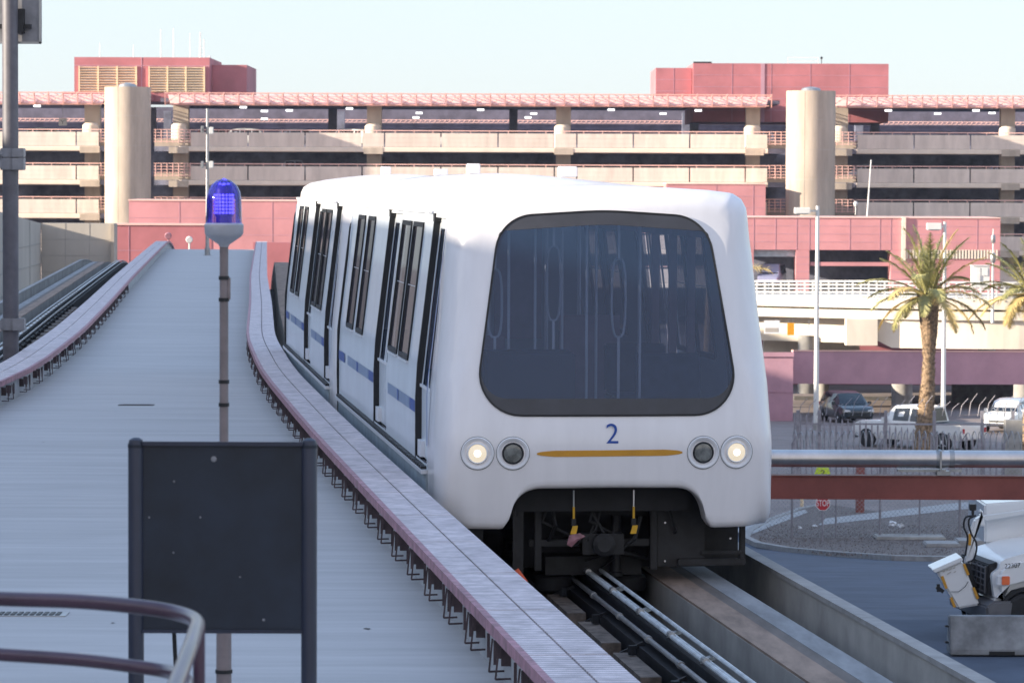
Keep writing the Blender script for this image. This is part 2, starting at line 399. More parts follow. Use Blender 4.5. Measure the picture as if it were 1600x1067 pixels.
# piers below the guideway
for d in (25,55,85,120):
    for nm,pt in (('right',RC),('left',LC)):
        q=pt.at(d); z0=gz(d)
        b=MB(); b.cyl((q.x,q.y,z0),(q.x,q.y,-5.6),.75,n=20); b.box(q.x-2.0,q.x+1.6,q.y-.8,q.y+.8,-5.6,-4.95)
        b.build('guideway_pier','concrete',smooth=True,label='%s round concrete pier with square head under the %s hand track'%({25:'nearest',55:'second nearest',85:'third nearest',120:'farthest'}[d],nm),cat='pier',group='piers under the guideway')
def track(path, side, a, c, label):
    s = 1 if side=='right' else -1
    t = thing('guideway_track', path.at(a,0,-4.9), label, 'tram track')
    def rb(nm,o0,o1,z0,z1,m,a_=a,c_=c):
        o0,o1=sorted((s*o0,s*o1)); return ribbon(MB(),path,o0,o1,z0,z1,a_,c_,2.5).build(nm,m,t)
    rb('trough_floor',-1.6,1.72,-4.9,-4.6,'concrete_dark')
    rb('running_slab',-1.22,-.62,-4.6,-3.42,'concrete')
    rb('running_slab',.62,1.20,-4.6,-3.42,'concrete')
    rb('wheel_surface',.625,.88,-3.42,-3.40,'rust_concrete')
    rb('wheel_surface',.882,.99,-3.42,-3.402,'slab_mark')
    rb('wheel_surface',.992,1.197,-3.42,-3.40,'slab_dull')
    rb('wheel_surface',-1.215,-.625,-3.42,-3.40,'rust_concrete')
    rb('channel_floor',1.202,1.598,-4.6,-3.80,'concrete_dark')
    rb('parapet',1.60,1.70,-4.9,-3.34,'concrete'); rb('parapet_cap',1.585,1.715,-3.34,-3.30,'kerb')
    rb('guide_beam',.02,.16,-4.25,-3.40,'dark_steel')
    rb('guide_beam_foot',-.12,.30,-4.6,-4.25,'dark_steel')
    rb('power_rail_beam',-.12,-.01,-4.3,-3.50,'dark_steel')
    # pipes on top: two pale, one dark
    for o,z,r,m in ((.02,-3.345,.018,'rail_white'),(.058,-3.35,.014,'rail_white'),(.15,-3.34,.017,'rail_white'),(-.07,-3.43,.020,'galv'),(-.035,-3.45,.016,'seal')):
        pts=[path.at(d,s*o,z) for d in steps(a,c,1.5)]
        MB().tube(pts,r,8).build('power_rail',m,t,smooth=True)
    # collars joining the rails
    b=MB()
    for d in steps(a,min(c,110),1.45):
        p=path.at(d,s*.02,-3.335); q=path.at(d+.10,s*.02,-3.335); b.cyl(p,q,.028,n=8)
        p=path.at(d+.5,s*-.07,-3.43); q=path.at(d+.58,s*-.07,-3.43); b.cyl(p,q,.030,n=8)
        b.bar(path.at(d+.3,s*.05,-3.375),path.at(d+.55,s*.17,-3.375),.04,.03)
    b.build('rail_collars','galv',t,kind='stuff')
    b=MB(); b2=MB()
    for d in steps(a+.3,min(c,100),1.9):
        ribbon(b,path,*sorted((s*-.34,s*-.19)),-3.80,-3.53,d,d+1.35,1.35)
        b2.cyl(path.at(d+1.15,s*-.22,-3.52),path.at(d+1.15,s*-.22,-3.45),.035,n=8)
        b2.bar(path.at(d+1.5,s*-.26,-3.56),path.at(d+1.5,s*-.08,-3.48),.04,.03)
    b.build('support_blocks','block_brown',t,kind='stuff'); b2.build('bolts','seal',t,kind='stuff')
    return t
track(RC,'right',6,190,'right hand tram guideway trough with pale power rails running under the white tram')
track(LC,'left',6,190,'empty left hand tram guideway curving over the rise behind the grey pole')
# ---- cable walkways
def walkway(path, o0, o1, deck_side, a, c, label):
    t = thing('cable_walkway', path.at(a,(o0+o1)/2,-2.85), label, 'walkway', group='grated walkways beside the tracks')
    s = deck_side; oe = o0 if s<0 else o1; oc=(o0+o1)/2
    d=a
    while d < c-1:
        e=d+(2.0 if c-a<180 else 2.05)
        b=MB(); ribbon(b,path,o0,oc-.007,-2.545,-2.50,d+.012,e-.012,1.0); ribbon(b,path,oc+.007,o1,-2.545,-2.50,d+.012,e-.012,1.0); ribbon(b,path,o0+.02,o1-.02,-2.56,-2.544,d+.012,e-.012,1.0)
        b.build('grating_panel','grating_rib',t); d=e
    ribbon(MB(),path,*sorted((oe+s*.002,oe+s*.045)),-2.565,-2.496,a,c,3).build('edge_fascia','red_steel',t)
    ribbon(MB(),path,*sorted((oe-s*.05,oe-s*.34)),-2.85,-2.56,a,c,3).build('upstand','slab_grey',t)
    n=0; d=a+1
    while d<min(c,150) and n<98:
        sp = .95 if n%2 else .32
        if d>45: sp*=1.6
        if d>80: sp*=1.6
        b=MB(); r=.011
        if sp>.3:
            pA=path.at(d,oe+s*.02,-2.60); pB=path.at(d,oe+s*.04,-2.79); pC=path.at(d+.02,oe-s*.05,-2.79)
            b.bar(pA,pB,.011,.011); b.bar(pB,pC,.011,.011)
            b.bar(path.at(d+.05,oe-s*.035,-2.62),path.at(d+.05,oe-s*.035,-2.72),.075,.055)
            b.bar(path.at(d+.24,oe+s*.015,-2.60),path.at(d+.24,oe+s*.015,-2.74),.018,.018)
        b.build('hanger_bracket','bracket',t); n+=1
        d+=sp
    return t
# ribbed grating: fine ribs running along the panel, dirt on top
m = mat('grating_rib', (0.84,0.745,0.76), .7, scale=9, var=.15, stain=.18)
t_=m.node_tree; bs=t_.nodes['Principled BSDF']
wv=t_.nodes.new('ShaderNodeTexWave'); wv.wave_type='BANDS'; wv.bands_direction='Y'; wv.inputs['Scale'].default_value=4.0; wv.inputs['Distortion'].default_value=.25
tc=t_.nodes.new('ShaderNodeTexCoord'); t_.links.new(tc.outputs['Object'],wv.inputs[0])
bp=t_.nodes.new('ShaderNodeBump'); bp.inputs['Strength'].default_value=.55; bp.inputs['Distance'].default_value=.012
t_.links.new(wv.outputs[0],bp.inputs['Height']); t_.links.new(bp.outputs[0],bs.inputs['Normal'])
mm=t_.nodes.new('ShaderNodeMix'); mm.data_type='RGBA'; mm.blend_type='MULTIPLY'; mm.inputs[0].default_value=.42
src=bs.inputs['Base Color'].links[0].from_socket; t_.links.new(src,mm.inputs[6]); t_.links.new(wv.outputs[0],mm.inputs[7]); t_.links.new(mm.outputs[2],bs.inputs['Base Color'])
walkway(RC,-1.97,-1.54,-1,9,186,'pale ribbed grating walkway between the deck and the white tram')
walkway(LC,1.54,2.02,1,9,183,'pale ribbed grating walkway along the left edge of the deck')
rs=random.Random(31)
for k in range(12):
    px=rs.uniform(60,760); py=rs.uniform(470,1060); p=PZ(px,py,-2.85)
    if not (LC.at(p.y,2.3).x < p.x < RC.at(p.y,-2.3).x): continue
    n=14; w_=rs.uniform(.01,.03) if k%5 else rs.uniform(.12,.25); pts=[(p.x+math.cos(2*math.pi*i/n)*w_*rs.uniform(.6,1.2),p.y+math.sin(2*math.pi*i/n)*w_*rs.uniform(.8,2.2)) for i in range(n)]
    b=MB(); b.add([(x,y,-2.846) for x,y in pts],[tuple(range(n))]); b.build('deck_stain','deck_stain' if k%5==0 else 'concrete_dark',kind='structure')
# drain grates in the deck
for i,(px,py,w,lb) in enumerate(((46,960,.50,'small slotted drain grate set in the deck left of the dark sign board'),(213,633,.45,'thin dark drain slot set in the deck near the beacon pole'))):
    p=PZ(px,py,-2.85); b=MB(); b.box(p.x-w/2,p.x+w/2,p.y-.11,p.y+.11,-2.85,-2.843); 
    t=thing('drain_grate',(p.x,p.y,-2.85),lb,'drain'); b.build('frame','galv' if i==0 else 'concrete_dark',t)
    b=MB()
    for k in range(10):
        x=p.x-w/2+.05+k*(w-.1)/9.5; b.box(x,x+.028,p.y-.08,p.y+.08,-2.842,-2.838)
    b.build('slots','seal',t)

# ================================================================ PARKING GARAGE
D0=324.0; K=F/D0
def gx(px,d=D0): return (px-800)/F*d
t = thing('parking_garage',(gx(750),D0,-12.8),'long beige multi storey car park with pink truss canopy across the background','building')
ST=3.04
def top(k): return 4.51-ST*k
def bot(k): return 3.24-ST*k
wings=[('l',-160,155,5,[(-63,28),(28,119),(119,155)],[(128,152),(-170,-146)]),
       ('m',297,1198,5,[(297,387),(387,476),(476,565),(565,600),(600,688),(688,777),(777,865),(865,900),(900,988),(988,1076),(1076,1163),(1163,1198)],[(267,291),(571,594),(868,891),(1166,1188)]),
       ('r',1337,1790,5,[(1337,1426),(1426,1514),(1514,1603),(1603,1692)],[(1302,1326),(1566,1588)])]
wing_x={'l':(-170,172),'m':(240,1226),'r':(1294,1790)}
DEEP=46
for nm,_,_,nk,pan,cols in wings:
    xa,xb=gx(wing_x[nm][0]),gx(wing_x[nm][1])
    for k in range(nk):
        b=MB(); z0=bot(k)-.46; z1=bot(k)
        b.box(xa,xb,D0+.35,D0+DEEP,z0,z1-.002)
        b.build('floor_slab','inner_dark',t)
        px0=min(p[0] for p in pan); px1=max(p[1] for p in pan)
        # edge beam: rounded nose
        x0_,x1_=gx(px0-(18 if nm=='m' else 0)),gx(px1)
        b=MB(); b.prism([(D0-.12,z0+.06),(D0-.05,z0),(D0+.34,z0),(D0+.34,z1),(D0-.05,z1),(D0-.12,z1-.10)],'x',x0_,x1_); b.build('edge_beam','slab_beige',t)
        if not (nm=='m' and k>=2) or True:
            for (u,v) in pan:
                b=MB(); b.box(gx(u)+.06,gx(v)-.06,D0-.10,D0+.12,bot(k)+.01,top(k))
                for zz in (.42,.84): b.box(gx(u)+.06,gx(v)-.06,D0-.115,D0-.10,bot(k)+zz,bot(k)+zz+.03)
                b.build('parapet_panel','parapet_beige',t)
            b=MB(); r0,r1=gx(px0-4),gx(px1)
            b.box(r0,r1,D0-.02,D0+.04,top(k)+.17,top(k)+.25); x=r0
            while x<r1: b.box(x,x+.06,D0-.01,D0+.03,top(k)-.05,top(k)+.2); x+=1.7
            b.build('top_rail','pink_light',t)
    for (u,v) in cols:
        b=MB(); b.box(gx(u),gx(v),D0+1.9,D0+3.1,-12.8,7.1)
        for k in range(nk): b.box(gx(u)-.2,gx(v)+.2,D0-.16,D0+.35,bot(k)-.62,bot(k)-.05)
        b.build('column','tower_concrete',t)
        xc=(gx(u)+gx(v))/2
        b=MB(); b.rev((xc-.1,D0+1.7,bot(0)),(xc-.1,D0+1.7,7),[(0,.75),(1.9,.75),(2.1,.55)],14); b.build('column_collar','slab_beige',t,smooth=True)
# inner rows of columns, back wall
for px in range(-100,1780,298):
    for dd in (18,34):
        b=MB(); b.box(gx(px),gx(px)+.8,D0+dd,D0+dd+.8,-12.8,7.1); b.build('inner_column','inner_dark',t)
b=MB(); b.box(gx(-168),gx(1788),D0+10,D0+10.3,-12.8,bot(0)-.47); b.build('bounce_partition','inner_pale',t)  # pale wall added to brighten the dark open levels
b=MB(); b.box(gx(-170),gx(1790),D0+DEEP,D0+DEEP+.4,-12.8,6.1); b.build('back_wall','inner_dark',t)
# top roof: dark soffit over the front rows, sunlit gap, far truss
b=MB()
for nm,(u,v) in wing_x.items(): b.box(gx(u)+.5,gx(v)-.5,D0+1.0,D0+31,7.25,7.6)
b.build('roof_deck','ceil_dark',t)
b=MB(); b.box(gx(-170),gx(1790),D0+44,D0+44.2,6.18,6.26); b.box(gx(-170),gx(1790),D0+44,D0+44.2,6.42,6.5)
x=gx(-170)
while x<gx(1790): b.bar((x,D0+44,6.2),(x+.25,D0+44,6.45),.07); x+=.5
b.build('far_truss','pink_light',t)
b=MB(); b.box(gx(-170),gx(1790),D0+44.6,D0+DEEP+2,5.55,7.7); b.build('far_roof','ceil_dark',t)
# ceiling lights
for px,py in ((58,166),(380,168),(413,174),(413,186),(452,173),(546,170),(655,177),(751,172),(834,178),(650,184),(825,184),(955,172),(1036,178),(1091,173),(1388,173),(1338,189),(1465,178),(1525,173),(1550,177)):
    dd=D0+ (8 if py<175 else 20)
    p=P(px,py,dd); z=7.22 if py<182 else 7.0
    b=MB(); b.box(p.x-.32,p.x+.32,dd-.1,dd+.1,p.z-.09,p.z+.09); b.build('ceiling_light','bright_lamp',t)
# truss canopies
def canopy(u,v,parent,ret=None):
    x0,x1=gx(u),gx(v)
    b=MB(); z0,z1=7.05,8.02
    b.add([(x0+.5,D0-.1,z0),(x1-.5,D0-.1,z0),(x1-.1,D0+1.5,z1-.1),(x0+.1,D0+1.5,z1-.1),(x0+.5,D0+.0,z0-.12),(x1-.5,D0+.0,z0-.12),(x1-.1,D0+1.7,z1-.2),(x0+.1,D0+1.7,z1-.2)],[(0,1,2,3),(4,7,6,5),(0,4,5,1),(1,5,6,2),(2,6,7,3),(3,7,4,0)])
    b.build('canopy_fascia','pink_light',parent)
    b=MB(); f=D0-.55; w=.075
    b.bar((x0,f,z1),(x1,f,z1),w); b.bar((x0+.2,D0-.1,z0+.02),(x1-.2,D0-.1,z0+.02),w); b.bar((x0+.2,D0+1.0,z1+.06),(x1-.2,D0+1.0,z1+.06),w)
    n=int(round((x1-x0)/1.335)); st=(x1-x0)/n
    for i in range(n+1):
        x=x0+i*st; b.bar((x,f,z1+.08),(x,D0-.15,z0-.12),.10,up=(0,1,0))
        b.bar((x,f,z1),(x,D0+1.0,z1+.06),w)
        if i<n:
            b.bar((x,D0-.1,z0),(x+st,f,z1-.05),w,up=(0,1,0)); b.bar((x+st*.35,f+.3,z1),(x+st,f+.02,z1-.42),w*.8,up=(0,1,0)); b.bar((x+st*.1,f,z1),(x+st*.9,D0+1,z1),w*.8)
    b.build('canopy_truss','pink_truss',parent)
mat('pink_truss',(0.74,0.40,0.35),.6,var=.05)
canopy(-170,167,t); canopy(258,1203,t); canopy(1297,1790,t)
# railed link bays next to the towers
for (u,v,ks) in ((155,172,range(4)),(240,297,range(4)),(1198,1226,range(5)),(1294,1337,range(4))):
    for k in ks:
        b=MB(); b.box(gx(u),gx(v),D0+.6,D0+.8,bot(k)-.46,bot(k)+.62 if k<9 else 0); b.build('link_wall','tower_concrete',t)
        b=MB()
        for i in range(5): b.box(gx(u)-.02,gx(v),D0-.02,D0+.05,top(k)+.2-i*.27,top(k)+.26-i*.27)
        for px in range(int(u)+2,int(v),9): b.box(gx(px),gx(px)+.07,D0-.04,D0,top(k)-.95,top(k)+.26)
        b.build('link_railing','pink_light',t)
# stair towers
for (u,v,ytop,ybot,lb) in ((170,241,138,520,0),(1222,1298,144,520,0)):
    xc=(gx(u)+gx(v))/2; r=(gx(v)-gx(u))/2; yc=D0-3.3; z1=P(u,ytop,D0).z
    tw=MB(); H=z1+12.8
    tw.rev((xc,yc,-12.8),(xc,yc,z1),[(0,r),(H,r)],48); o=tw.build('stair_tower','tower_concrete',t,smooth=True)
    b=MB()
    for z in np.arange(z1-2.6,-12,-2.65): b.rev((xc,yc,z),(xc,yc,z+.05),[(0,r+.012),(.04,r+.012)],48)
    for w in (-1.9,-1.1,-.35,-2.6): b.bar((xc+math.cos(w)*(r+.005),yc+math.sin(w)*(r+.005),-12.5),(xc+math.cos(w)*(r+.005),yc+math.sin(w)*(r+.005),z1),.018)
    b.build('panel_joints','concrete_wall',o)
    b=MB(); b.rev((xc,yc,z1),(xc,yc,z1+.45),[(0,r*.42),(.25,r*.36),(.38,.2)],20); b.build('roof_dome','galv',o,smooth=True)
# penthouses
def panels(b,x0,x1,y,z0,z1,nx,nz,w=.035,dp=.02,xs=None):
    for i in range(1,nz): z=z0+(z1-z0)*i/nz; b.box(x0,x1,y-dp,y-.001,z-w/2,z+w/2)
    for x in (xs or [x0+(x1-x0)*i/nx for i in range(1,nx)]): b.box(x-w/2,x+w/2,y-dp-.002,y-.001,z0,z1)
DP=D0+14
ZX=750
def zp(py,d=D0): return P(ZX,py,d).z
b=MB(); x0,x1=gx(116,DP),gx(327,DP); z0,z1=zp(161,DP),zp(92,DP)
b.box(x0,x1,DP,DP+14,z0,z1); b.box(gx(116,DP),gx(240,DP),DP-9,DP,z0,zp(150,DP)) ; ph=b.build('penthouse','roof_red',t)
b=MB(); b.box(gx(221,DP)-.04,gx(221,DP)+.04,DP-.03,DP-.002,z0,z1); b.box(x0,x1,DP-.03,DP-.002,zp(105,DP)-.03,zp(105,DP)+.03); b.build('panel_joints','purple_paint',ph)
for (u,v) in ((124,213),(233,319)):
    b=MB(); b.box(gx(u,DP),gx(v,DP),DP-.04,DP-.003,zp(146,DP),zp(107,DP)); b.build('louver_back','inner_dark',ph)
    b=MB()
    for i in range(10):
        z=zp(107,DP)-.1-i*.245; b.bar((gx(u,DP),DP-.12,z),(gx(v,DP),DP-.12,z),.18,.05,up=(0,.7,.7))
    for px in (u,(2*u+v)/3,(u+2*v)/3,v): b.box(gx(px,DP)-.06,gx(px,DP)+.06,DP-.2,DP-.05,zp(146,DP),zp(106,DP))
    b.build('louver_grille','louver',ph)
b=MB(); b.box(gx(327.5,DP),gx(382,DP),DP+2.5,DP+15,zp(161,DP),zp(102,DP)); b.build('penthouse_wing','roof_red',t)
b=MB(); x0,x1=gx(1079,DP),gx(1382,DP); b.box(x0,x1,DP-2,DP+14,zp(190,DP),zp(99,DP)); ph=b.build('penthouse','roof_red',t)
b=MB(); panels(b,x0,x1,DP-2,zp(190,DP),zp(99,DP),5,5); b.box(gx(1184,DP),gx(1190,DP),DP-2.06,DP-2.02,zp(190,DP),zp(99,DP)); b.build('panel_joints','purple_paint',ph)
b=MB(); b.box(gx(1022,DP),gx(1078,DP),DP-1,DP+12,zp(161,DP),zp(106,DP)); o=b.build('penthouse_wing','roof_red',t)
b=MB(); panels(b,gx(1022,DP),gx(1078,DP),DP-1,zp(160,DP),zp(106,DP),2,3); b.build('panel_joints','purple_paint',o)
b=MB(); b.box(gx(1080,DP),gx(1108,DP),DP-1.9,DP-1,zp(99,DP),zp(96.5,DP)); b.build('roof_vent','dark_steel',ph)
# masts on the left penthouse, small frame on the right one
for i,(px,yt,r,lb) in enumerate(((150,68,.03,'faint'),(203,70,.03,'short'),(246,46,.04,'leftmost tall'),(266,44,.04,'second tall'),(292,52,.03,'pale'),(308,50,.08,'thickest'),)):
    b=MB(); x=gx(px,DP); b.cyl((x,DP+3,zp(93,DP)),(x,DP+3,zp(yt,DP)),r,r*.6,8)
    if i==5:
        b.cyl((x+.35,DP+3,zp(93,DP)),(x+.35,DP+3,zp(62,DP)),.04,.04,8); b.bar((x,DP+3,zp(75,DP)),(x+.35,DP+3,zp(75,DP)),.04); b.bar((x,DP+3,zp(85,DP)),(x+.35,DP+3,zp(85,DP)),.04)
        b.rev((x+.9,DP+3,zp(93,DP)),(x+.9,DP+3,zp(87,DP)),[(0,.04),(.2,.04),(.22,.16),(.32,.05)],8)
    b.box(x-.12,x+.12,DP+2.9,DP+3.1,zp(93,DP),zp(93,DP)+.1)
    b.build('antenna_mast','pole_white',None,label=['faint thin antenna nearest the left end of the louvered red penthouse roof','short thin antenna on the red penthouse roof above the gap between louvers','leftmost of the two tall thin antennas over the right louver','second tall thin antenna, just right of its twin over the right louver','pale slim antenna standing left of the thick mast on the red penthouse','thick antenna mast with side rod at the right end of the penthouse roof'][i],cat='antenna',group='antennas on the penthouse roof')
b=MB(); x0,x1=gx(1232,DP),gx(1280,DP); zz=zp(99,DP)
for x in (x0,x1): b.bar((x,DP+3,zz),(x,DP+3,zz+.75),.04)
b.bar((x0,DP+3,zz+.75),(x1,DP+3,zz+.75),.04); b.bar((x0,DP+3,zz+.4),(x1,DP+3,zz+.4),.04)
b.build('roof_railing','pole_white',label='faint guard rail on top of the right hand red penthouse',cat='railing')
b=MB(); x=gx(1285,DP); b.cyl((x,DP+3,zz),(x,DP+3,zz+.65),.035,n=8); b.rev((x,DP+3,zz+.6),(x,DP+3,zz+.9),[(0,.08),(.12,.14),(.24,.04)],10)
b.build('rooftop_beacon','dark_steel',label='small dark lamp on a stem above the right hand red penthouse',cat='lamp')
# ---- pink fronts attached in front of the garage
def pink_block(nm,u,v,ya,yb,d,lb,nx,nz,dep=8,m='pink',xs=None,parent=None):
    x0,x1=gx(u,d),gx(v,d); z0,z1=zp(yb,d),zp(ya,d)
    b=MB(); b.box(x0,x1,d,d+dep,z0,z1)
    tt = parent or thing(nm,((x0+x1)/2,d,z0),lb,'building')
    b.build('wall',m,tt); b=MB(); panels(b,x0,x1,d,z0,z1,nx,nz,xs=[gx(q,d) for q in xs] if xs else None); b.build('panel_joints','purple_paint',tt)
    b=MB(); b.box(x0-.05,x1+.05,d-.08,d+dep,z1+.002,z1+.12); b.build('coping','pink_light',tt)
    return tt
pink_block('pink_annex',201,700,316,395,300,'low pink panelled annex left of the tram, below the car park levels',6,3,xs=[280,351,425,500,575,640])
pink_block('pink_annex',1040,1195,287,341,318,'small pink panelled block between tram roof and right stair tower',5,3,xs=[1118,1176])
# lower right pink building with openings
ZX=1380
d=300; t2=thing('pink_building',(gx(1360,d),d,-12.8),'pink panelled building with wide dark openings behind the white roadway railing','building')
def w(nm,u,v,ya,yb,m,dd=0,dep=.5,par=None): 
    b=MB(); b.box(gx(u,d),gx(v,d),d+dd,d+dd+dep,zp(yb,d),zp(ya,d)); return b.build(nm,m,par or t2)
o=w('upper_wall',1120,1562,341,391,'pink',0,10)
b=MB(); panels(b,gx(1120,d),gx(1562,d),d,zp(391,d),zp(341,d),6,4,xs=[gx(q,d) for q in (1177,1211,1244,1264,1327,1374,1391,1428,1470,1526)]); b.build('panel_joints','purple_paint',o)
b=MB(); b.box(gx(1120,d),gx(1562,d),d-.1,d+10,zp(341,d)+.002,zp(339.5,d)); b.build('coping','pink_light',o)
for (u,v) in ((1165,1177),(1243,1264),(1391,1424),(1540,1562)): 
    o=w('pier',u,v,391.2,470,'pink',-.05,2.5)
    b=MB(); panels(b,gx(u,d),gx(v,d),d-.05,zp(470,d),zp(391,d),1,7); b.build('panel_joints','purple_paint',o)
w('inner_wall',1120,1562,391.2,520,'inner_dark',9,.4); w('floor',1120,1562,447,452,'concrete_dark',0.6,9)
w('cross_beam',1266,1389,410,416,'pink',.2,.5); w('ceiling',1120,1562,389,391.1,'ceil_dark',.6,9)
w('roller_shutter',1178,1243,391.3,402,'skirt_grey',.6,.2)
w('low_wall',1424,1540,404,470,'pink',-.02,.5)
b=MB()
for i in range(30):
    x=gx(1415,d)+i*(gx(1560,d)-gx(1415,d))/30; b.box(x,x+.15,d-.14,d-.02,zp(404,d),zp(390,d))
b.build('louver_fins','slab_beige',t2)
w('white_fin',1408,1414,339,408,'slab_beige',-.25,.22)
b=MB(); b.box(gx(1520,296),gx(1546,296),296,297.5,zp(450,296),zp(415,296)); b.box(gx(1520,296)-.1,gx(1546,296)+.1,295.9,297.6,zp(415,296)+.001,zp(414,296))
b.box(gx(1525,296),gx(1531,296),295.93,295.99,zp(448,296),zp(418,296)); b.box(gx(1534,296),gx(1543,296),295.93,295.99,zp(430,296),zp(418,296))
b.build('utility_cabinet','pole_white',label='tall white cabinet standing in front of the pink building',cat='cabinet')

# ================================================================ TRAM
HW=[(.50,1.40),(.54,1.43),(.62,1.445),(.9,1.445),(1.17,1.447),(1.7,1.422),(2.25,1.365),(2.8,1.322),(3.05,1.295)]
def hw(z): return float(np.interp(z,[a for a,_ in HW],[b for _,b in HW]))
def rnd_poly(c, rads, seg=8):
    out=[]; n=len(c)
    for i in range(n):
        p=Vector(c[i]).to_2d(); a=Vector(c[i-1]).to_2d(); e=Vector(c[(i+1)%n]).to_2d(); r=rads[i]
        if r<=0: out.append(p); continue
        u=(a-p).normalized(); v=(e-p).normalized(); ang=u.angle(v); L=min(r/math.tan(ang/2),(a-p).length*.49,(e-p).length*.49); r=L*math.tan(ang/2)
        s=p+u*L; q=p+v*L; cc=p+(u+v).normalized()*(r/math.sin(ang/2))
        a0=math.atan2(s.y-cc.y,s.x-cc.x); a1=math.atan2(q.y-cc.y,q.x-cc.x); da=(a1-a0+math.pi)%(2*math.pi)-math.pi
        for k in range(seg+1): w_=a0+da*k/seg; out.append(Vector((cc.x+r*math.cos(w_),cc.y+r*math.sin(w_))))
    return out
def hit(poly, c, ang):
    d=Vector((math.sin(ang),math.cos(ang))); best=0
    for i in range(len(poly)):
        p=poly[i]-c; q=poly[(i+1)%len(poly)]-c; e=q-p; den=d.x*e.y-d.y*e.x
        if abs(den)<1e-12: continue
        t_=(p.x*e.y-p.y*e.x)/den; s_=(p.x*d.y-p.y*d.x)/den
        if t_>0 and -1e-9<=s_<=1+1e-9: best=max(best,t_)
    return c+d*best
def yf(x,z):     # lean and plan curve of the nose
    y = .10*(x/1.4)**2
    if z>1.25: y += .155*(z-1.25)+.035*(z-1.25)**2
    else: y += .10*(1.25-z)**1.5
    return y
side=[(hw(z),z) for z in (.62,.9,1.17,1.4,1.7,2.0,2.25,2.5,2.8,3.0)]
arc=[(1.29,3.12),(1.28,3.20),(1.24,3.275),(1.16,3.325),(.95,3.35),(.6,3.37),(.3,3.38),(0,3.385)]
right_=[(.60,.83)]  # cut-out
_q=[]
for _k in range(13):
    _a=R(90*_k/12); _x=.56+.28*max(0,math.cos(_a))**.86 if _k<12 else .56; _z=.50+.345*math.sin(_a)**.86
    if _z<.60: _x+=.05*((.60-_z)/.10)**2
    _q.append(Vector((_x,_z)))
cut=[Vector((1.385,.50))]+_q+[Vector((0,.85))]+[Vector((-p.x,p.y)) for p in _q[::-1]]+[Vector((-1.385,.50))]
outer=[Vector(p) for p in ([(1.435,.555)]+side+arc+[(-x,z) for x,z in arc[::-1][1:]]+[(-x,z) for x,z in side[::-1]]+[(-1.435,.555)])]
outer += [Vector((-1.405,.505))]+[Vector((p.x,p.y)) for p in cut[::-1][1:-1]]+[Vector((1.405,.505))]
win=rnd_poly([(-1.14,1.46),(1.13,1.46),(.885,3.12),(0,3.175),(-.885,3.12)],[.34,.34,.34,3.0,.34],10)
glz=rnd_poly([(-1.11,1.60),(1.10,1.60),(.895,3.00),(0,3.06),(-.895,3.00)],[.22,.22,.05,3,.05],8)
CC=Vector((0,2.15))
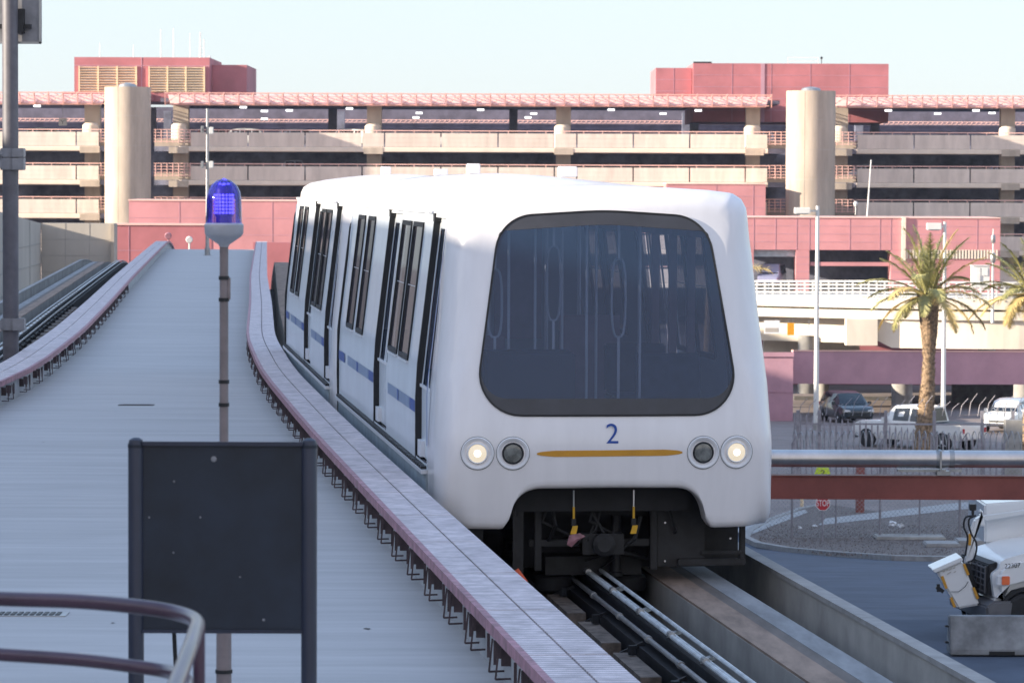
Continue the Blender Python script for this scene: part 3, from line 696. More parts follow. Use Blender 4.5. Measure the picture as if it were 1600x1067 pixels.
def tram(loc, rz, label, main):
    t = thing('tram_car', loc, label, 'tram', rz, 'tram cars')
    N=384; angs=[2*math.pi*i/N for i in range(N)]
    wo=[hit(win,CC,a) for a in angs]; ou=[hit(outer,CC,a) for a in angs]
    # lower edge: follow the rounded cut-out by its own length
    low_=[Vector((1.405,.505))]+cut[1:-1]+[Vector((-1.405,.505))]
    a0_=math.atan2(1.405,.505-CC.y); idx=[i for i in range(N) if a0_<=angs[i]<=2*math.pi-a0_]
    cum=[0]
    for p_,q_ in zip(low_[:-1],low_[1:]): cum.append(cum[-1]+(q_-p_).length)
    for n_,i in enumerate(idx):
        L_=cum[-1]*n_/(len(idx)-1); ou[i]=Vector((float(np.interp(L_,cum,[p.x for p in low_])),float(np.interp(L_,cum,[p.y for p in low_]))))
    # window-side partners of the outline points, so that strips run straight down to the cut-out
    wsh=list(wo); A1=R(100); AW=R(117)
    def at_x(x_):
        lo,hi=R(112),R(180)
        for _ in range(30):
            m_=(lo+hi)/2
            if hit(win,CC,m_).x>x_: lo=m_
            else: hi=m_
        return hit(win,CC,lo)
    for i in range(N):
        th=angs[i]; fl=th>math.pi; tt_=2*math.pi-th if fl else th
        if tt_<A1: continue
        if tt_<a0_:
            w_=hit(win,CC,A1+(AW-A1)*(tt_-A1)/(a0_-A1))
        else:
            w_=at_x(abs(ou[i].x)/1.405*hit(win,CC,AW).x)
        wsh[i]=Vector((-w_.x,w_.y)) if fl else w_
    # ---- body shell (front ring + side shell with openings)
    b=LB(); ss=[0,.15,.3,.45,.58,.70,.80,.88,.94,.98,1.0]
    vs=[]
    for s in ss:
        for i in range(N):
            a,c=wsh[i],ou[i]; L=(c-a).length; p=a+(c-a)*s; e=(1-s)*L
            if c.y<.88: k_=max(0,min(1,(abs(c.x)-1.15)/.26)); Rr=.045+.255*k_*k_*(3-2*k_)
            else: k_=max(0,min(1,(c.y-2.9)/.4)); Rr=.30-.09*k_
            y=yf(p.x,p.y)
            if e<Rr: q=Rr-e; y+=Rr-math.sqrt(max(0,Rr*Rr-q*q))
            vs.append((p.x,y,p.y))
    fs=[]
    for k in range(len(ss)-1):
        for i in range(N): j=(i+1)%N; fs.append((k*N+i,k*N+j,(k+1)*N+j,(k+1)*N+i))
    b.add(vs,fs)
    ring=vs[-N:]
    # connect ring to y=.95 with the same outline (sides, roof) ; cut-out lip goes back .25
    v2=[]; f2=[]
    for (x,y,z) in ring:
        low = z<.86 and abs(x)<1.38
        for tt in (0,.5,1):
            ye = (y+.22) if low else .95
            v2.append((x,y+(ye-y)*tt,z))
    for i in range(N):
        j=(i+1)%N
        for k in (0,1): f2.append((i*3+k,j*3+k,j*3+k+1,i*3+k+1))
    b.add(v2,f2)
    b.build('nose_shell','white_paint',t,smooth=50)
    # ---- sides: z rows x y columns with holes
    Y=[.95,1.02,2.05,2.12,3.0,3.95,4.2,5.15,5.25,6.75,6.82,8.5,9.4,9.9,10.85,11.45,11.9]
    Zr=[.94,.98,1.2,1.42,1.5,1.80,2.0,2.25,2.5,2.8,3.02,3.10,3.15]
    def xs(z): return float(np.interp(z,[.5,.9,1.6,1.72,3.05,3.2],[1.43,1.447,1.447,1.44,1.283,1.268]))
    wins=[(3.0,3.95),(4.2,5.15),(8.5,9.4),(9.9,10.85)]; doors=[(1.02,2.05),(5.25,6.75)]
    for sg in (-1,1):
        b=LB(); vs=[];fs=[]
        for y in Y:
            for z in Zr: vs.append((sg*xs(z),y,z))
        nz=len(Zr)
        for i in range(len(Y)-1):
            ym=(Y[i]+Y[i+1])/2
            for k in range(nz-1):
                zm=(Zr[k]+Zr[k+1])/2
                if any(a<ym<c for a,c in wins) and 1.80<zm<3.02: continue
                if any(a<ym<c for a,c in doors) and .98<zm<3.10: continue
                fs.append((i*nz+k,(i+1)*nz+k,(i+1)*nz+k+1,i*nz+k+1))
        b.add(vs,fs); b.build('side_wall','side_shade_paint',t,smooth=30)
        # windows: rubber frame + pane
        for (a,c) in wins:
            f=LB()
            for (p,q) in (((a,1.80),(c,1.80)),((c,1.80),(c,3.02)),((c,3.02),(a,3.02)),((a,3.02),(a,1.80))):
                f.bar((sg*(xs(p[1])-.001),p[0],p[1]),(sg*(xs(q[1])-.001),q[0],q[1]),.045,.032,up=(1,0,0))
            fo=f.build('window','seal',t)
            l=LB(); l.bar((sg*(xs(1.78)+.010),a,1.765),(sg*(xs(1.78)+.010),c,1.765),.02,.018); l.build('trim','ring',fo)
            g=LB(); g.add([(sg*(xs(1.8)-.003),a,1.8),(sg*(xs(1.8)-.003),c,1.8),(sg*(xs(3.02)-.003),c,3.02),(sg*(xs(3.02)-.003),a,3.02)],[(0,1,2,3)]); g.build('pane','side_glass',fo)
            m_=LB(); zz=2.45; m_.bar((sg*(xs(zz)-.002),a,zz),(sg*(xs(zz)-.002),c,zz),.004,.006); m_.build('glazing_bar','ring',fo)
        # doors
        for (a,c) in doors:
            dpt=.05
            d_=LB()
            def X(z): return sg*(xs(z)-dpt)
            mid=(a+c)/2
            for (u,v) in (((a,mid-.01),(mid+.01,c)) if c-a>1.2 else ((a,c),)):
                for (z0,z1) in ((.98,1.62),(3.0,3.10)):
                    d_.add([(X(z0),u,z0),(X(z0),v,z0),(X(z1),v,z1),(X(z1),u,z1)],[(0,1,2,3)])
                for (u2,v2_) in ((u,u+.13),(v-.13,v)):
                    d_.add([(X(1.62),u2,1.62),(X(1.62),v2_,1.62),(X(2.3),v2_,2.3),(X(3.0),v2_,3.0),(X(3.0),u2,3.0),(X(2.3),u2,2.3)],[(0,1,2,5),(5,2,3,4)])
            do=d_.build('door','side_shade_paint',t)
            for (u,v) in (((a,mid-.01),(mid+.01,c)) if c-a>1.2 else ((a,c),)):
                g=LB(); g.add([(X(1.62)-sg*.01,u+.13,1.62),(X(1.62)-sg*.01,v-.13,1.62),(X(2.3)-sg*.01,v-.13,2.3),(X(3.0)-sg*.01,v-.13,3.0),(X(3.0)-sg*.01,u+.13,3.0),(X(2.3)-sg*.01,u+.13,2.3)],[(0,1,2,5),(5,2,3,4)]); g.build('door_pane','door_glass',do)
            l=LB(); l.bar((X(1.61)+sg*.01,a+.02,1.61),(X(1.61)+sg*.01,c-.02,1.61),.02,.025); l.build('door_trim','ring',do)
            # jambs, head
            for yv in (c,):
                j=LB(); n_=[]
                for z in (.96,1.2,1.5,1.8,2.25,2.8,3.12): n_ += [(sg*(xs(z)+.004),yv,z),(sg*(xs(z)-dpt-.01),yv,z)]
                th=.06 if yv==c else -.02
                n2=[(x,y+th,z) for x,y,z in n_]
                fsj=[]
                for k in range(6):
                    A=2*k; fsj += [(A,A+1,A+3,A+2),(14+A,14+A+2,14+A+3,14+A+1),(A,A+2,14+A+2,14+A),(A+1,14+A+1,14+A+3,A+3)]
                j.add(n_+n2,fsj); j.build('door_seal','seal',do)
            h=LB(); h.box(sg*(xs(3.1)-.05),sg*(xs(3.1)+.014),c-.08,c+.07,3.06,3.135); h.build('door_header','dark_steel',do)
            h=LB(); h.box(sg*(xs(1)-.08),sg*(xs(1)-.01),c-.33,c-.05,.99,1.13); h.build('step_plate','ring',do)
        # livery: blue blocks and pale stripe at z 1.38..1.47
        def stripe(u,v,m,nm,out=.004):
            b=LB(); b.add([(sg*(xs(1.36)+out),u,1.36),(sg*(xs(1.36)+out),v,1.36),(sg*(xs(1.465)+out),v,1.465),(sg*(xs(1.465)+out),u,1.465)],[(0,1,2,3)]); b.build(nm,m,t)
        stripe(2.13,2.66,'blue','stripe_block'); stripe(2.68,5.05,'blue_pale','stripe'); stripe(3.80,3.93,'blue','stripe_block',.007)
        stripe(6.84,7.45,'blue','stripe_block'); stripe(7.47,10.5,'blue_pale','stripe'); stripe(8.9,9.1,'blue','stripe_block',.007); stripe(10.9,11.85,'blue','stripe_block',.007)
        # curved blue pin line down the front edge of the first door
        pts=[]
        for k in range(24):
            z=3.12-k*(3.12-1.15)/23; pts.append((sg*(xs(z)+.012),.86 if z>2.4 else .86+.03*math.sin((2.4-z)*2),z))
        b=LB()
        for k in range(23): 
            p,q=pts[k],pts[k+1]; wd=.014+.018*(k/23)
            b.add([(p[0],p[1]-wd,p[2]),(p[0],p[1]+wd,p[2]),(q[0],q[1]+wd,q[2]),(q[0],q[1]-wd,q[2])],[(0,1,2,3)])
        b.build('pin_line','blue',t)
        # logo strokes on the wide door
        b=LB()
        for k,(yy_,z0,z1,wd) in enumerate(((5.5,1.42,2.1,.05),(5.72,1.5,2.25,.06),(5.95,1.38,1.9,.05),(6.15,1.45,2.0,.06),(6.35,1.4,1.75,.05),(6.0,1.22,1.34,.32),(5.6,1.2,1.3,.12))):
            n=5
            for q in range(n):
                za=z0+(z1-z0)*q/n; zb=z0+(z1-z0)*(q+1)/n; w_=wd*(.6+.4*math.sin(q+k)); oy=.05*math.sin(q*1.3+k*2)
                if za>1.58: continue
                b.add([(sg*(xs(za)-.056),yy_+oy-w_,za),(sg*(xs(za)-.056),yy_+oy+w_,za),(sg*(xs(zb)-.056),yy_+oy+w_,zb),(sg*(xs(zb)-.056),yy_+oy-w_,zb)],[(0,1,2,3)])
        b.build('logo','blue',t)
        # sill with row of cleats, lower skirt
        b=LB(); b.box(sg*1.36,sg*1.50,.97,11.85,.90,.935); b.build('sill','ring',t)
        b=LB(); y=1.05
        while y<11.7: b.box(sg*1.445,sg*1.495,y,y+.10,.937,.962); y+=.17
        b.build('sill_cleats','seal',t)
        b=LB(); b.box(sg*1.40,sg*1.46,.97,11.85,.46,.898); b.build('skirt','skirt_grey',t)
        b=LB(); b.box(sg*(hw(3.08)+.0),sg*(hw(3.08)+.03),2.2,11.3,3.135,3.165); b.build('drip_rail','ring',t)
    # roof
    prof=[(1.272,3.15),(1.262,3.235),(1.225,3.315),(1.13,3.375),(.9,3.425),(.6,3.465),(.3,3.495),(0,3.51)]
    full=prof+[(-x,z) for x,z in prof[::-1][1:]]
    f0=[(1.274,3.15),(1.28,3.20),(1.24,3.275),(1.16,3.325),(.95,3.35),(.6,3.37),(.3,3.38),(0,3.385)]; f0=f0+[(-x,z) for x,z in f0[::-1][1:]]
    b=LB(); vs=[];fs=[]; ys=[.94,1.2,1.6,2.1,2.6,3.2,4,5,6,7,8.4,10.4,11.2,11.55,11.75,11.88,11.92]
    for y in ys:
        k=min(1,max(0,(y-.94)/7.5)); k=k*k*(3-2*k); e=max(0,(y-11.2)/.72); e=e*e
        for (x0,z0),(x1,z1) in zip(f0,full):
            x=x0+(x1-x0)*k; z=z0+(z1-z0)*k; 
            vs.append((x*(1-.10*e),y,z-(z-3.0)*.45*e))
    n=len(full)
    for i in range(len(ys)-1):
        for k in range(n-1): fs.append((i*n+k,i*n+k+1,(i+1)*n+k+1,(i+1)*n+k))
    b.add(vs,fs); b.build('roof','white_paint',t,smooth=60)
    # roof fittings
    b=LB(); b.box(-.17,-.03,9.8,10.0,3.50,3.62); b.build('roof_box','white_paint',t,bevel=.01)
    b=LB(); b.box(.08,.25,3.9,4.1,3.46,3.565); b.build('roof_box','white_paint',t,bevel=.01)
    b=LB(); b.prism([(1.60,3.34),(1.78,3.34),(1.73,3.45),(1.71,3.45)],'x',-.98,-.96); b.build('roof_fin','white_paint',t)
    # rear end
    b=LB(); rp=[(hw(z)-.002,z) for z in (.5,.9,1.7,2.25,2.8,3.05)]+[(1.05,3.25),(.6,3.3)]; rp=rp+[(-x,z) for x,z in rp[::-1]]
    b.prism(rp,'y',11.9,11.98); b.build('rear_wall','side_shade_paint',t)
    b=LB(); b.prism([(-.5,.9),(.5,.9),(.5,2.95),(-.5,2.95)],'y',11.98,12.3); b.build('gangway','seal',t)
    b=LB(); ep=[(-xs(z)-.004,z) for z in (.6,1.2,1.7,2.3,2.9)]+[(-x*.93,z-.02) for x,z in prof]+[(x*.93,z-.02) for x,z in prof[::-1]]+[(xs(z)+.004,z) for z in (2.9,2.3,1.7,1.2,.6)]
    for p_,q_ in zip(ep[:-1],ep[1:]): b.bar((p_[0],11.955,p_[1]),(q_[0],11.955,q_[1]),.04,.05,up=(0,1,0))
    b.build('end_seal','seal',t)
    # floor, inner lining
    b=LB(); b.box(-1.34,1.34,.5,11.9,.80,.93); b.build('floor','interior_dark',t)
    b=LB(); b.box(-1.1,1.1,1.1,11.8,3.06,3.10); b.build('ceiling','interior',t)
    for sg in (-1,1):
        b=LB(); b.box(sg*1.02,sg*1.10,.9,11.8,2.93,3.05); b.build('cove','interior',t)
    # ---- front window: frit surround ring, glass, upper band
    b=LB(); go=[hit(glz,CC,a) for a in angs]; vs=[];fs=[]
    for kk,(poly,o_) in enumerate(((wo,-.004),(wo,.012),(go,-.004))):
        for p in poly: vs.append((p.x,yf(p.x,p.y)+o_,p.y))
    for i in range(N): j=(i+1)%N; fs += [(i,j,2*N+j,2*N+i),(i,N+i,N+j,j)]
    b.add(vs,fs); b.build('windshield_surround','frit',t,smooth=30)
    b=LB(); vs=[(0,yf(0,CC.y)-.002,CC.y)]; fs=[]; M_=8
    for k in range(1,M_+1):
        for p in go: q=CC+(p-CC)*(k/M_); vs.append((q.x,yf(q.x,q.y)-.002,q.y))
    for i in range(N):
        j=(i+1)%N; fs.append((0,1+i,1+j))
        for k in range(M_-1): fs.append((1+k*N+i,1+(k+1)*N+i,1+(k+1)*N+j,1+k*N+j))
    b.add(vs,fs); b.build('windshield','windshield',t,smooth=60)
    b=LB()
    for i in range(N):
        p=wo[i];q=wo[(i+1)%N]; b.bar((p.x,yf(p.x,p.y)-.004,p.y),(q.x,yf(q.x,q.y)-.004,q.y),.016,.012,up=(0,1,0))
    b.build('windshield_gasket','seal',t)
    # ---- headlights
    for (x,kind) in ((-1.11,1),(-.815,0),(.80,0),(1.088,1)):
        z=1.145; y=yf(x,z); sl_=.2*x/1.96   # surface slope
        nrm=Vector((sl_*1.0,-1,-.05)).normalized(); c=Vector((x,y,z))
        b=LB(); b.rev(c-nrm*.03,c+nrm*.03,[(0,.138),(.033,.138),(.040,.130),(.036,.114),(.018,.093),(.0,.080)],36,cap=False); h=b.build('headlight' if kind else 'marker_light','ring',t,smooth=35)
        if kind: b=LB(); b.rev(c-nrm*.0,c+nrm*.03,[(.010,.030),(.0215,.028),(.023,.0)],16,cap=False); b.build('bulb','bright_lamp',h,smooth=True)
        b=LB(); b.rev(c-nrm*.03,c+nrm*.012,[(0,.088),(.034,.084),(.044,.05),(.048,.02),(.049,.0)] if kind else [(0,.085),(.036,.080),(.042,.05),(.040,.0)],28,cap=False); b.build('lens','lamp' if kind else 'lens_dark',h,smooth=True)
        b=LB(); b.rev(c-nrm*.02,c+nrm*.02,[(.024,.074),(.036,.082),(.024,.092)],28,cap=False); b.build('bezel','seal' if not kind else 'ring',h,smooth=True)
        b=LB(); b.rev(c-nrm*.01,c+nrm*.02,[(.0,.142),(.0125,.142),(.0125,.1375)],36,cap=False); b.build('rim_gap','lens_dark',h)
    # amber stripe
    b=LB(); n=40; up_=[];dn=[]
    for i in range(n+1):
        x=-.615+1.235*i/n; e=min(1,min(i,n-i)/5.0); hh=.006+.020*math.sqrt(e); z=1.142+.006*i/n; up_.append((x,yf(x,z+hh)-.004,z+hh)); dn.append((x,yf(x,z-hh)-.004,z-hh))
    b.add(up_+dn,[(i,i+1,n+1+i+1,n+1+i) for i in range(n)]); b.build('amber_stripe','amber',t)
    text('number','2',.245,'blue',t,face_mat((.02,yf(0,1.30)-.006,1.30),(1,0,0),(0,0,1)),.002,1.0)
    # nose panel seam behind the front
    # ---- underframe
    b=LB(); b.box(-1.3,1.3,.75,11.8,.55,.80); b.box(-.75,.75,.42,.75,.62,.90); b.build('underframe','under_black',t)
    b=LB(); b.box(-.60,.60,1.3,1.5,.05,.56); b.box(-.85,.85,3.4,8.4,.10,.55); b.box(-1.33,1.33,2.6,3.2,.18,.55); b.build('equipment_box','under_black',t)
    b=LB(); b.box(.50,.92,.62,.95,.12,.80); b.box(.92,1.27,.95,1.3,.14,.5); b.bar((.68,.6,.16),(1.27,.6,.16),.06,.06); b.bar((1.245,.62,.14),(1.245,.62,.5),.05,.05); b.bar((.88,.6,.24),(1.24,.6,.24),.03,.03)
    b.build('side_equipment','dark_steel',t,bevel=.008)
    b=LB()
    for (x,z) in ((.57,.50),(.57,.17),(.98,.165),(1.01,.165),(1.14,.36),(.80,.165)): b.rev((x,.615,z),(x,.60,z),[(0,.012),(.012,.010)],8)
    b.build('bolt_heads','steel',t)
    b=LB(); b.bar((-.72,.45,.85),(-.72,.45,-.05),.09,.03,up=(0,1,0)); b.bar((-.95,.5,.55),(-.72,.45,.60),.04,.04); b.build('buffer_post','dark_steel',t)
    b=LB(); b.box(-1.34,-1.0,.62,.9,.30,.52); b.bar((-1.2,.7,.45),(-1.2,.7,.02),.05,.05); b.build('collector_arm','dark_steel',t)
    for x in (-.25,.265):   # hanging ground straps
        b=LB(); b.bar((x,.40,.80),(x,.40,.62),.012,.01,up=(0,1,0)); b.build('strap','rail_white' if x<0 else 'steel',t)
        b=LB(); b.bar((x,.395,.66),(x,.395,.56),.018,.012,up=(0,1,0)); b.prism([(x-.030,.43),(x+.02,.43),(x+.035,.50),(x-.010,.50)],'y',.38,.40); b.build('strap_sleeve','yellow',t)
        b=LB(); b.box(x-.02,x+.02,.385,.41,.50,.56); b.build('strap_clamp','seal',t)
    b=LB(); b.add([(-.31,.38,.34),(-.27,.38,.32),(-.22,.38,.37),(-.15,.38,.41),(-.20,.38,.44),(-.29,.38,.42),(-.25,.36,.38)],[(0,1,6),(1,2,6),(2,3,6),(3,4,6),(4,5,6),(5,0,6)]); b.build('strap_flag','red_steel',t)
    b=LB(); b.add([(-.74,.42,-.02),(-.66,.42,-.10),(-.64,.42,.03),(-.72,.42,.14),(-.78,.42,.10),(-.70,.40,.03)],[(0,1,5),(1,2,5),(2,3,5),(3,4,5),(4,0,5)]); b.build('tail_flag','tail_orange',t)
    for y in (1.95,9.6):
        for sg in (-1,1):
            c0=Vector((sg*.70,y,.495)); b=LB(); b.rev(c0,c0+Vector((sg*.34,0,0)),[(0,.40),(.02,.465),(.06,.495),(.28,.495),(.32,.465),(.34,.40)],32); wo_=b.build('wheel','rubber',t,smooth=30)
            b=LB(); b.rev(c0+Vector((sg*.30,0,0)),c0+Vector((sg*.36,0,0)),[(0,.26),(.045,.24),(.05,.10)],20); b.build('rim','dark_steel',wo_,smooth=30)
            b=LB(); b.rev((sg*.32,y-.8,-.14),(sg*.32,y-.8,.0),[(0,.15),(.02,.17),(.12,.17),(.14,.15)],20); b.build('guide_wheel','rubber',t,smooth=30)
        b=LB(); b.bar((-.7,y,.45),(.7,y,.45),.22,.22); b.box(-.42,.42,y-1.0,y+.5,.02,.18); b.build('axle','dark_steel',t)
    b=LB(); b.cyl((.18,.85,.62),(.18,.85,.02),.045,n=12); b.rev((.18,.85,.02),(.18,.85,.10),[(0,.06),(.03,.06),(.04,.045)],14); b.build('coupling_pin','dark_steel',t,smooth=True)
    rs_=random.Random(21)
    for k_ in range(9):
        xh=rs_.uniform(-.62,.60); zh=rs_.uniform(.5,.75); b=LB(); b.tube([(xh,.55,zh),(xh+rs_.uniform(-.1,.1),.50,zh-.18),(xh+rs_.uniform(-.2,.2),.58,zh-.30),(xh+rs_.uniform(-.1,.1),.85,zh-.30-rs_.uniform(0,.12))],rs_.uniform(.010,.02),6); b.build('hose','rubber' if k_%3 else 'dark_steel',t,smooth=True)
    b=LB(); b.box(-.60,.55,.62,.68,.30,.36); b.box(-.16,.20,.50,.66,.24,.42); b.box(-.56,-.50,.58,.66,.10,.62); b.box(.44,.50,.58,.66,.10,.62); b.rev((.02,.50,.33),(.02,.40,.33),[(0,.10),(.06,.10),(.08,.06)],16); b.build('coupler','dark_steel',t,bevel=.006)
    # ---- interior
    gp=[(-.66,1.7),(-.40,1.9),(-.145,2.0),(.02,1.6),(.205,2.3),(.51,1.7),(.80,3.6),(-.80,3.4),(-.30,6.5),(.25,6.2),(-.7,5.2),(.5,5.6)]
    for (x,y) in gp:
        b=LB(); b.cyl((x,y,.93),(x,y,3.06),.013 if y<3 else .019,n=10); b.build('grab_pole','pole_bright',t,smooth=True)
    for (x,y,zc,hh_) in ((-.255,1.75,2.52,.33),(.335,1.8,2.39,.35),(-.80,1.55,2.35,.30)):   # looped grab rails
        pts=[]
        for k in range(25):
            w_=2*math.pi*k/24; pts.append((x+.062*math.copysign(abs(math.cos(w_))**.6,math.cos(w_)),y,zc+hh_*math.copysign(abs(math.sin(w_))**.75,math.sin(w_))))
        b=LB(); b.tube(pts,.011,8); b.bar((x,y,zc+hh_),(x,y,3.06),.022); b.bar((x,y,.93),(x,y,zc-hh_),.022); b.build('grab_loop','pole_bright',t,smooth=True)
    for y in (3.1,4.15,5.2):   # inner window posts and a pale bulkhead
        for sg in (-1,1):
            b=LB(); b.box(sg*1.17,sg*1.24,y-.04,y+.04,1.7,3.0); b.build('inner_post','interior',t)
    b=LB(); b.box(-.9,-.25,5.5,5.56,1.0,1.9); b.box(.3,.9,5.5,5.56,1.0,2.1); b.build('bulkhead','interior',t)
    for (sx,y) in ((-.95,4.6),(.95,4.6),(-.95,8),(.95,8),(.95,2.6)):
        b=LB(); b.box(sx-.3,sx+.3,y-.25,y+.25,1.30,1.38); b.box(sx-.3,sx+.3,y+.20,y+.28,1.38,1.85); b.box(sx-.05,sx+.05,y-.1,y+.1,.93,1.3); b.build('seat','seat',t,bevel=.02)
    b=LB(); b.box(-.95,-.15,1.05,1.5,1.35,1.95); b.box(-.85,.3,1.0,1.3,1.1,1.5); b.build('driver_console','interior_dark',t,bevel=.03)
    for y in (6.9,):
        b=LB(); b.box(-.9,-.35,11.7,11.8,1.6,2.9); b.box(.35,.9,11.7,11.8,1.6,2.9); b.build('end_panel','interior',t)
    return t
HD=R(6.75); TZ=-3.40
hv=Vector((-math.sin(HD),math.cos(HD),0))
T0=Vector((.825,30.0,TZ))
tr=tram(T0,HD,'white tram car with large dark windshield and number 2, leading the train',True)
tr2=copy_tree(tr); tr2.location=T0+hv*12.35+Vector((-.02,0,.02)); tr2.rotation_euler=(0,0,HD-R(.4)); tr2['label']='second white tram car coupled behind the one with the big windshield'

# ================================================================ LEFT SIDE: concrete walls by the track
ZX=120
def walls():
    d=205; b=MB(); z0=-9
    b.box(gx(64,d),gx(177,d),d,d+1.2,z0,zp(349,d))
    t=thing('concrete_wall',(gx(120,d),d,z0),'grey panelled concrete wall beyond the left track, facing the viewer','wall')
    b.build('wall','concrete_wall',t); b=MB(); panels(b,gx(64,d),gx(177,d),d,zp(450,d),zp(349,d),3,4,w=.02,dp=.012); b.build('panel_joints','concrete',t)
    b=MB(); b.box(gx(174,d),gx(179,d),d-.4,d+1.3,z0,zp(350,d)+.02); b.build('end_post','tower_concrete',t)
    # angled wall coming towards the viewer along the left
    A=P(64,349,205); B=P(-40,295,168); nrm=(B-A).normalized()
    t=thing('concrete_wall',((A.x+B.x)/2,(A.y+B.y)/2,z0),'angled concrete retaining wall at the far left, behind the grey pole','wall')
    zA,zB=A.z,P(-40,320,168).z; side_=Vector((-nrm.y,nrm.x,0))*1.0
    if side_.x>0: side_=-side_
    b=MB(); vs=[Vector((A.x,A.y,z0)),Vector((B.x,B.y,z0)),Vector((B.x,B.y,zB)),Vector((A.x,A.y,zA))]
    b.add(vs+[v+side_ for v in vs],[(0,1,2,3),(4,7,6,5),(0,4,5,1),(1,5,6,2),(2,6,7,3),(3,7,4,0)]); b.build('wall','concrete_wall',t)
    b=MB()
    for k in range(1,6):
        z=zA-k*1.15; b.bar((A.x,A.y-.0,z)-side_*.012 if False else Vector((A.x,A.y,z))-side_*.012,Vector((B.x,B.y,z))-side_*.012,.03)
    for k in range(1,5):
        q=A.lerp(B,k/5); b.bar(Vector((q.x,q.y,z0))-side_*.012,Vector((q.x,q.y,zA+(zB-zA)*k/5))-side_*.012,.03)
    b.build('panel_joints','concrete',t)
walls()
ZX=190
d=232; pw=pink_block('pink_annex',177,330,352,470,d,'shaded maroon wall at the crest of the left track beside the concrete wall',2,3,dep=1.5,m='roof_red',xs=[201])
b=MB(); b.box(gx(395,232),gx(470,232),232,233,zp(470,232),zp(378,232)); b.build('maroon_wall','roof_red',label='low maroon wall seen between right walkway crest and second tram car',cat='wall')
for (px,py) in ((263,368),(296,374)):
    p=P(px,py,200); b=MB(); b.rev(p,p+Vector((0,-.18,-.04)),[(0,.16),(.1,.2),(.18,.16)],14); b.cyl(p,(p.x,p.y,p.z-1.8),.05,n=8)
    b.build('signal_lamp','pole_white' if px>290 else 'red_steel',label='small %s signal lamp at the crest of the left walkway'%('white' if px>290 else 'red'),cat='lamp',smooth=True)

# ================================================================ POLES
def lamp_pole(px,ytop,ybase,d,r,label,head=None,boxes=()):
    p=P(px,ybase,d); zt=P(px,ytop,d).z
    t=thing('light_pole',p,label,'light pole')
    b=MB(); b.cyl(p,(p.x,p.y,zt),r,r*.62,14); b.build('shaft','pole_white' if head is not None else 'galv',t,smooth=True)
    b=MB(); b.box(p.x-r*2.2,p.x+r*2.2,p.y-r*2.2,p.y+r*2.2,p.z,p.z+.06); b.cyl((p.x,p.y,p.z+.06),(p.x,p.y,p.z+.35),r*1.4,n=14); b.build('base','galv',t)
    if head:
        a=P(head[0],head[2],d); c=P(head[1],head[2],d); h=head[3]
        b=MB(); b.box(a.x,c.x,d-.22,d+.22,a.z-h,a.z+.02); hh=b.build('lamp_head','pole_white',t,bevel=.03)
        b=MB(); b.bar((c.x-.01,d,a.z-h*.5),(p.x,d,a.z-h*.5),.08); b.build('arm','pole_white',t)
        b=MB(); b.box(a.x+.12,c.x-.12,d-.16,d+.16,a.z-h-.03,a.z-h+.002); b.build('lens','galv',hh)
    for (x0,x1,y0,y1,m) in boxes:
        a=P(x0,y0,d); c=P(x1,y1,d); b=MB(); b.box(a.x,c.x,d-.18,d-.04,c.z,a.z); b.build('equipment_box',m,t,bevel=.02)
    return t
lamp_pole(324,170,401,140,.075,'slim galvanised pole with small boxes standing on the deck behind the blue beacon',None,((314,319,197,208,'galv'),(327,334,199,210,'pole_white'),(314,319,252,263,'galv'),(327,334,252,263,'pole_white'),(316,318.5,200,206,'galv')))
lamp_pole(1275,322,672,182,.14,'tall white street lamp with head to the left, just right of the tram',(1241,1266,325,.30))
lamp_pole(1473.5,347,672,186,.13,'tall white street lamp standing right behind the nearer palm',(1448,1471,349,.34))
p=P(1551,465,214); t=thing('mast',(p.x,p.y,-8.2),'thin pale mast rising from the roadway railing between the two palms','mast')
b=MB(); b.cyl((p.x,p.y,-8.2),(p.x,p.y,P(0,352,214).z),.10,.03,10); b.build('shaft','pole_white',t,smooth=True)
b=MB(); b.rev((p.x,p.y,P(0,405,214).z),(p.x,p.y,0),[(0,.10),(.1,.16),(.5,.16),(.6,.1)],10); b.rev((p.x,p.y,P(0,374,214).z),(p.x,p.y,0),[(0,.08),(.1,.14),(.4,.14),(.5,.08)],10); b.build('sleeve','galv',t,smooth=True)
a=P(1355,338,290); c=P(1361,252,290); t=thing('flagpole',(a.x,a.y,a.z),'thin leaning white pole in front of the shaded parapets right of the stair tower','pole')
b=MB(); b.cyl(a,c,.07,.045,8); b.rev(c,c+Vector((0,0,.1)),[(0,.09),(.1,.02)],8); b.build('shaft','pole_white',t,smooth=True)
a=P(1337,336,318); b=MB(); b.cyl((a.x,a.y,a.z),(a.x,a.y,a.z+.9),.05,n=8); b.rev((a.x,a.y,a.z+.75),(a.x,a.y,0),[(0,.12),(.25,.22),(.45,.1)],12); b.build('roof_lamp','pole_white',label='small white globe lamp on the coping right of the right stair tower',cat='lamp',smooth=True)

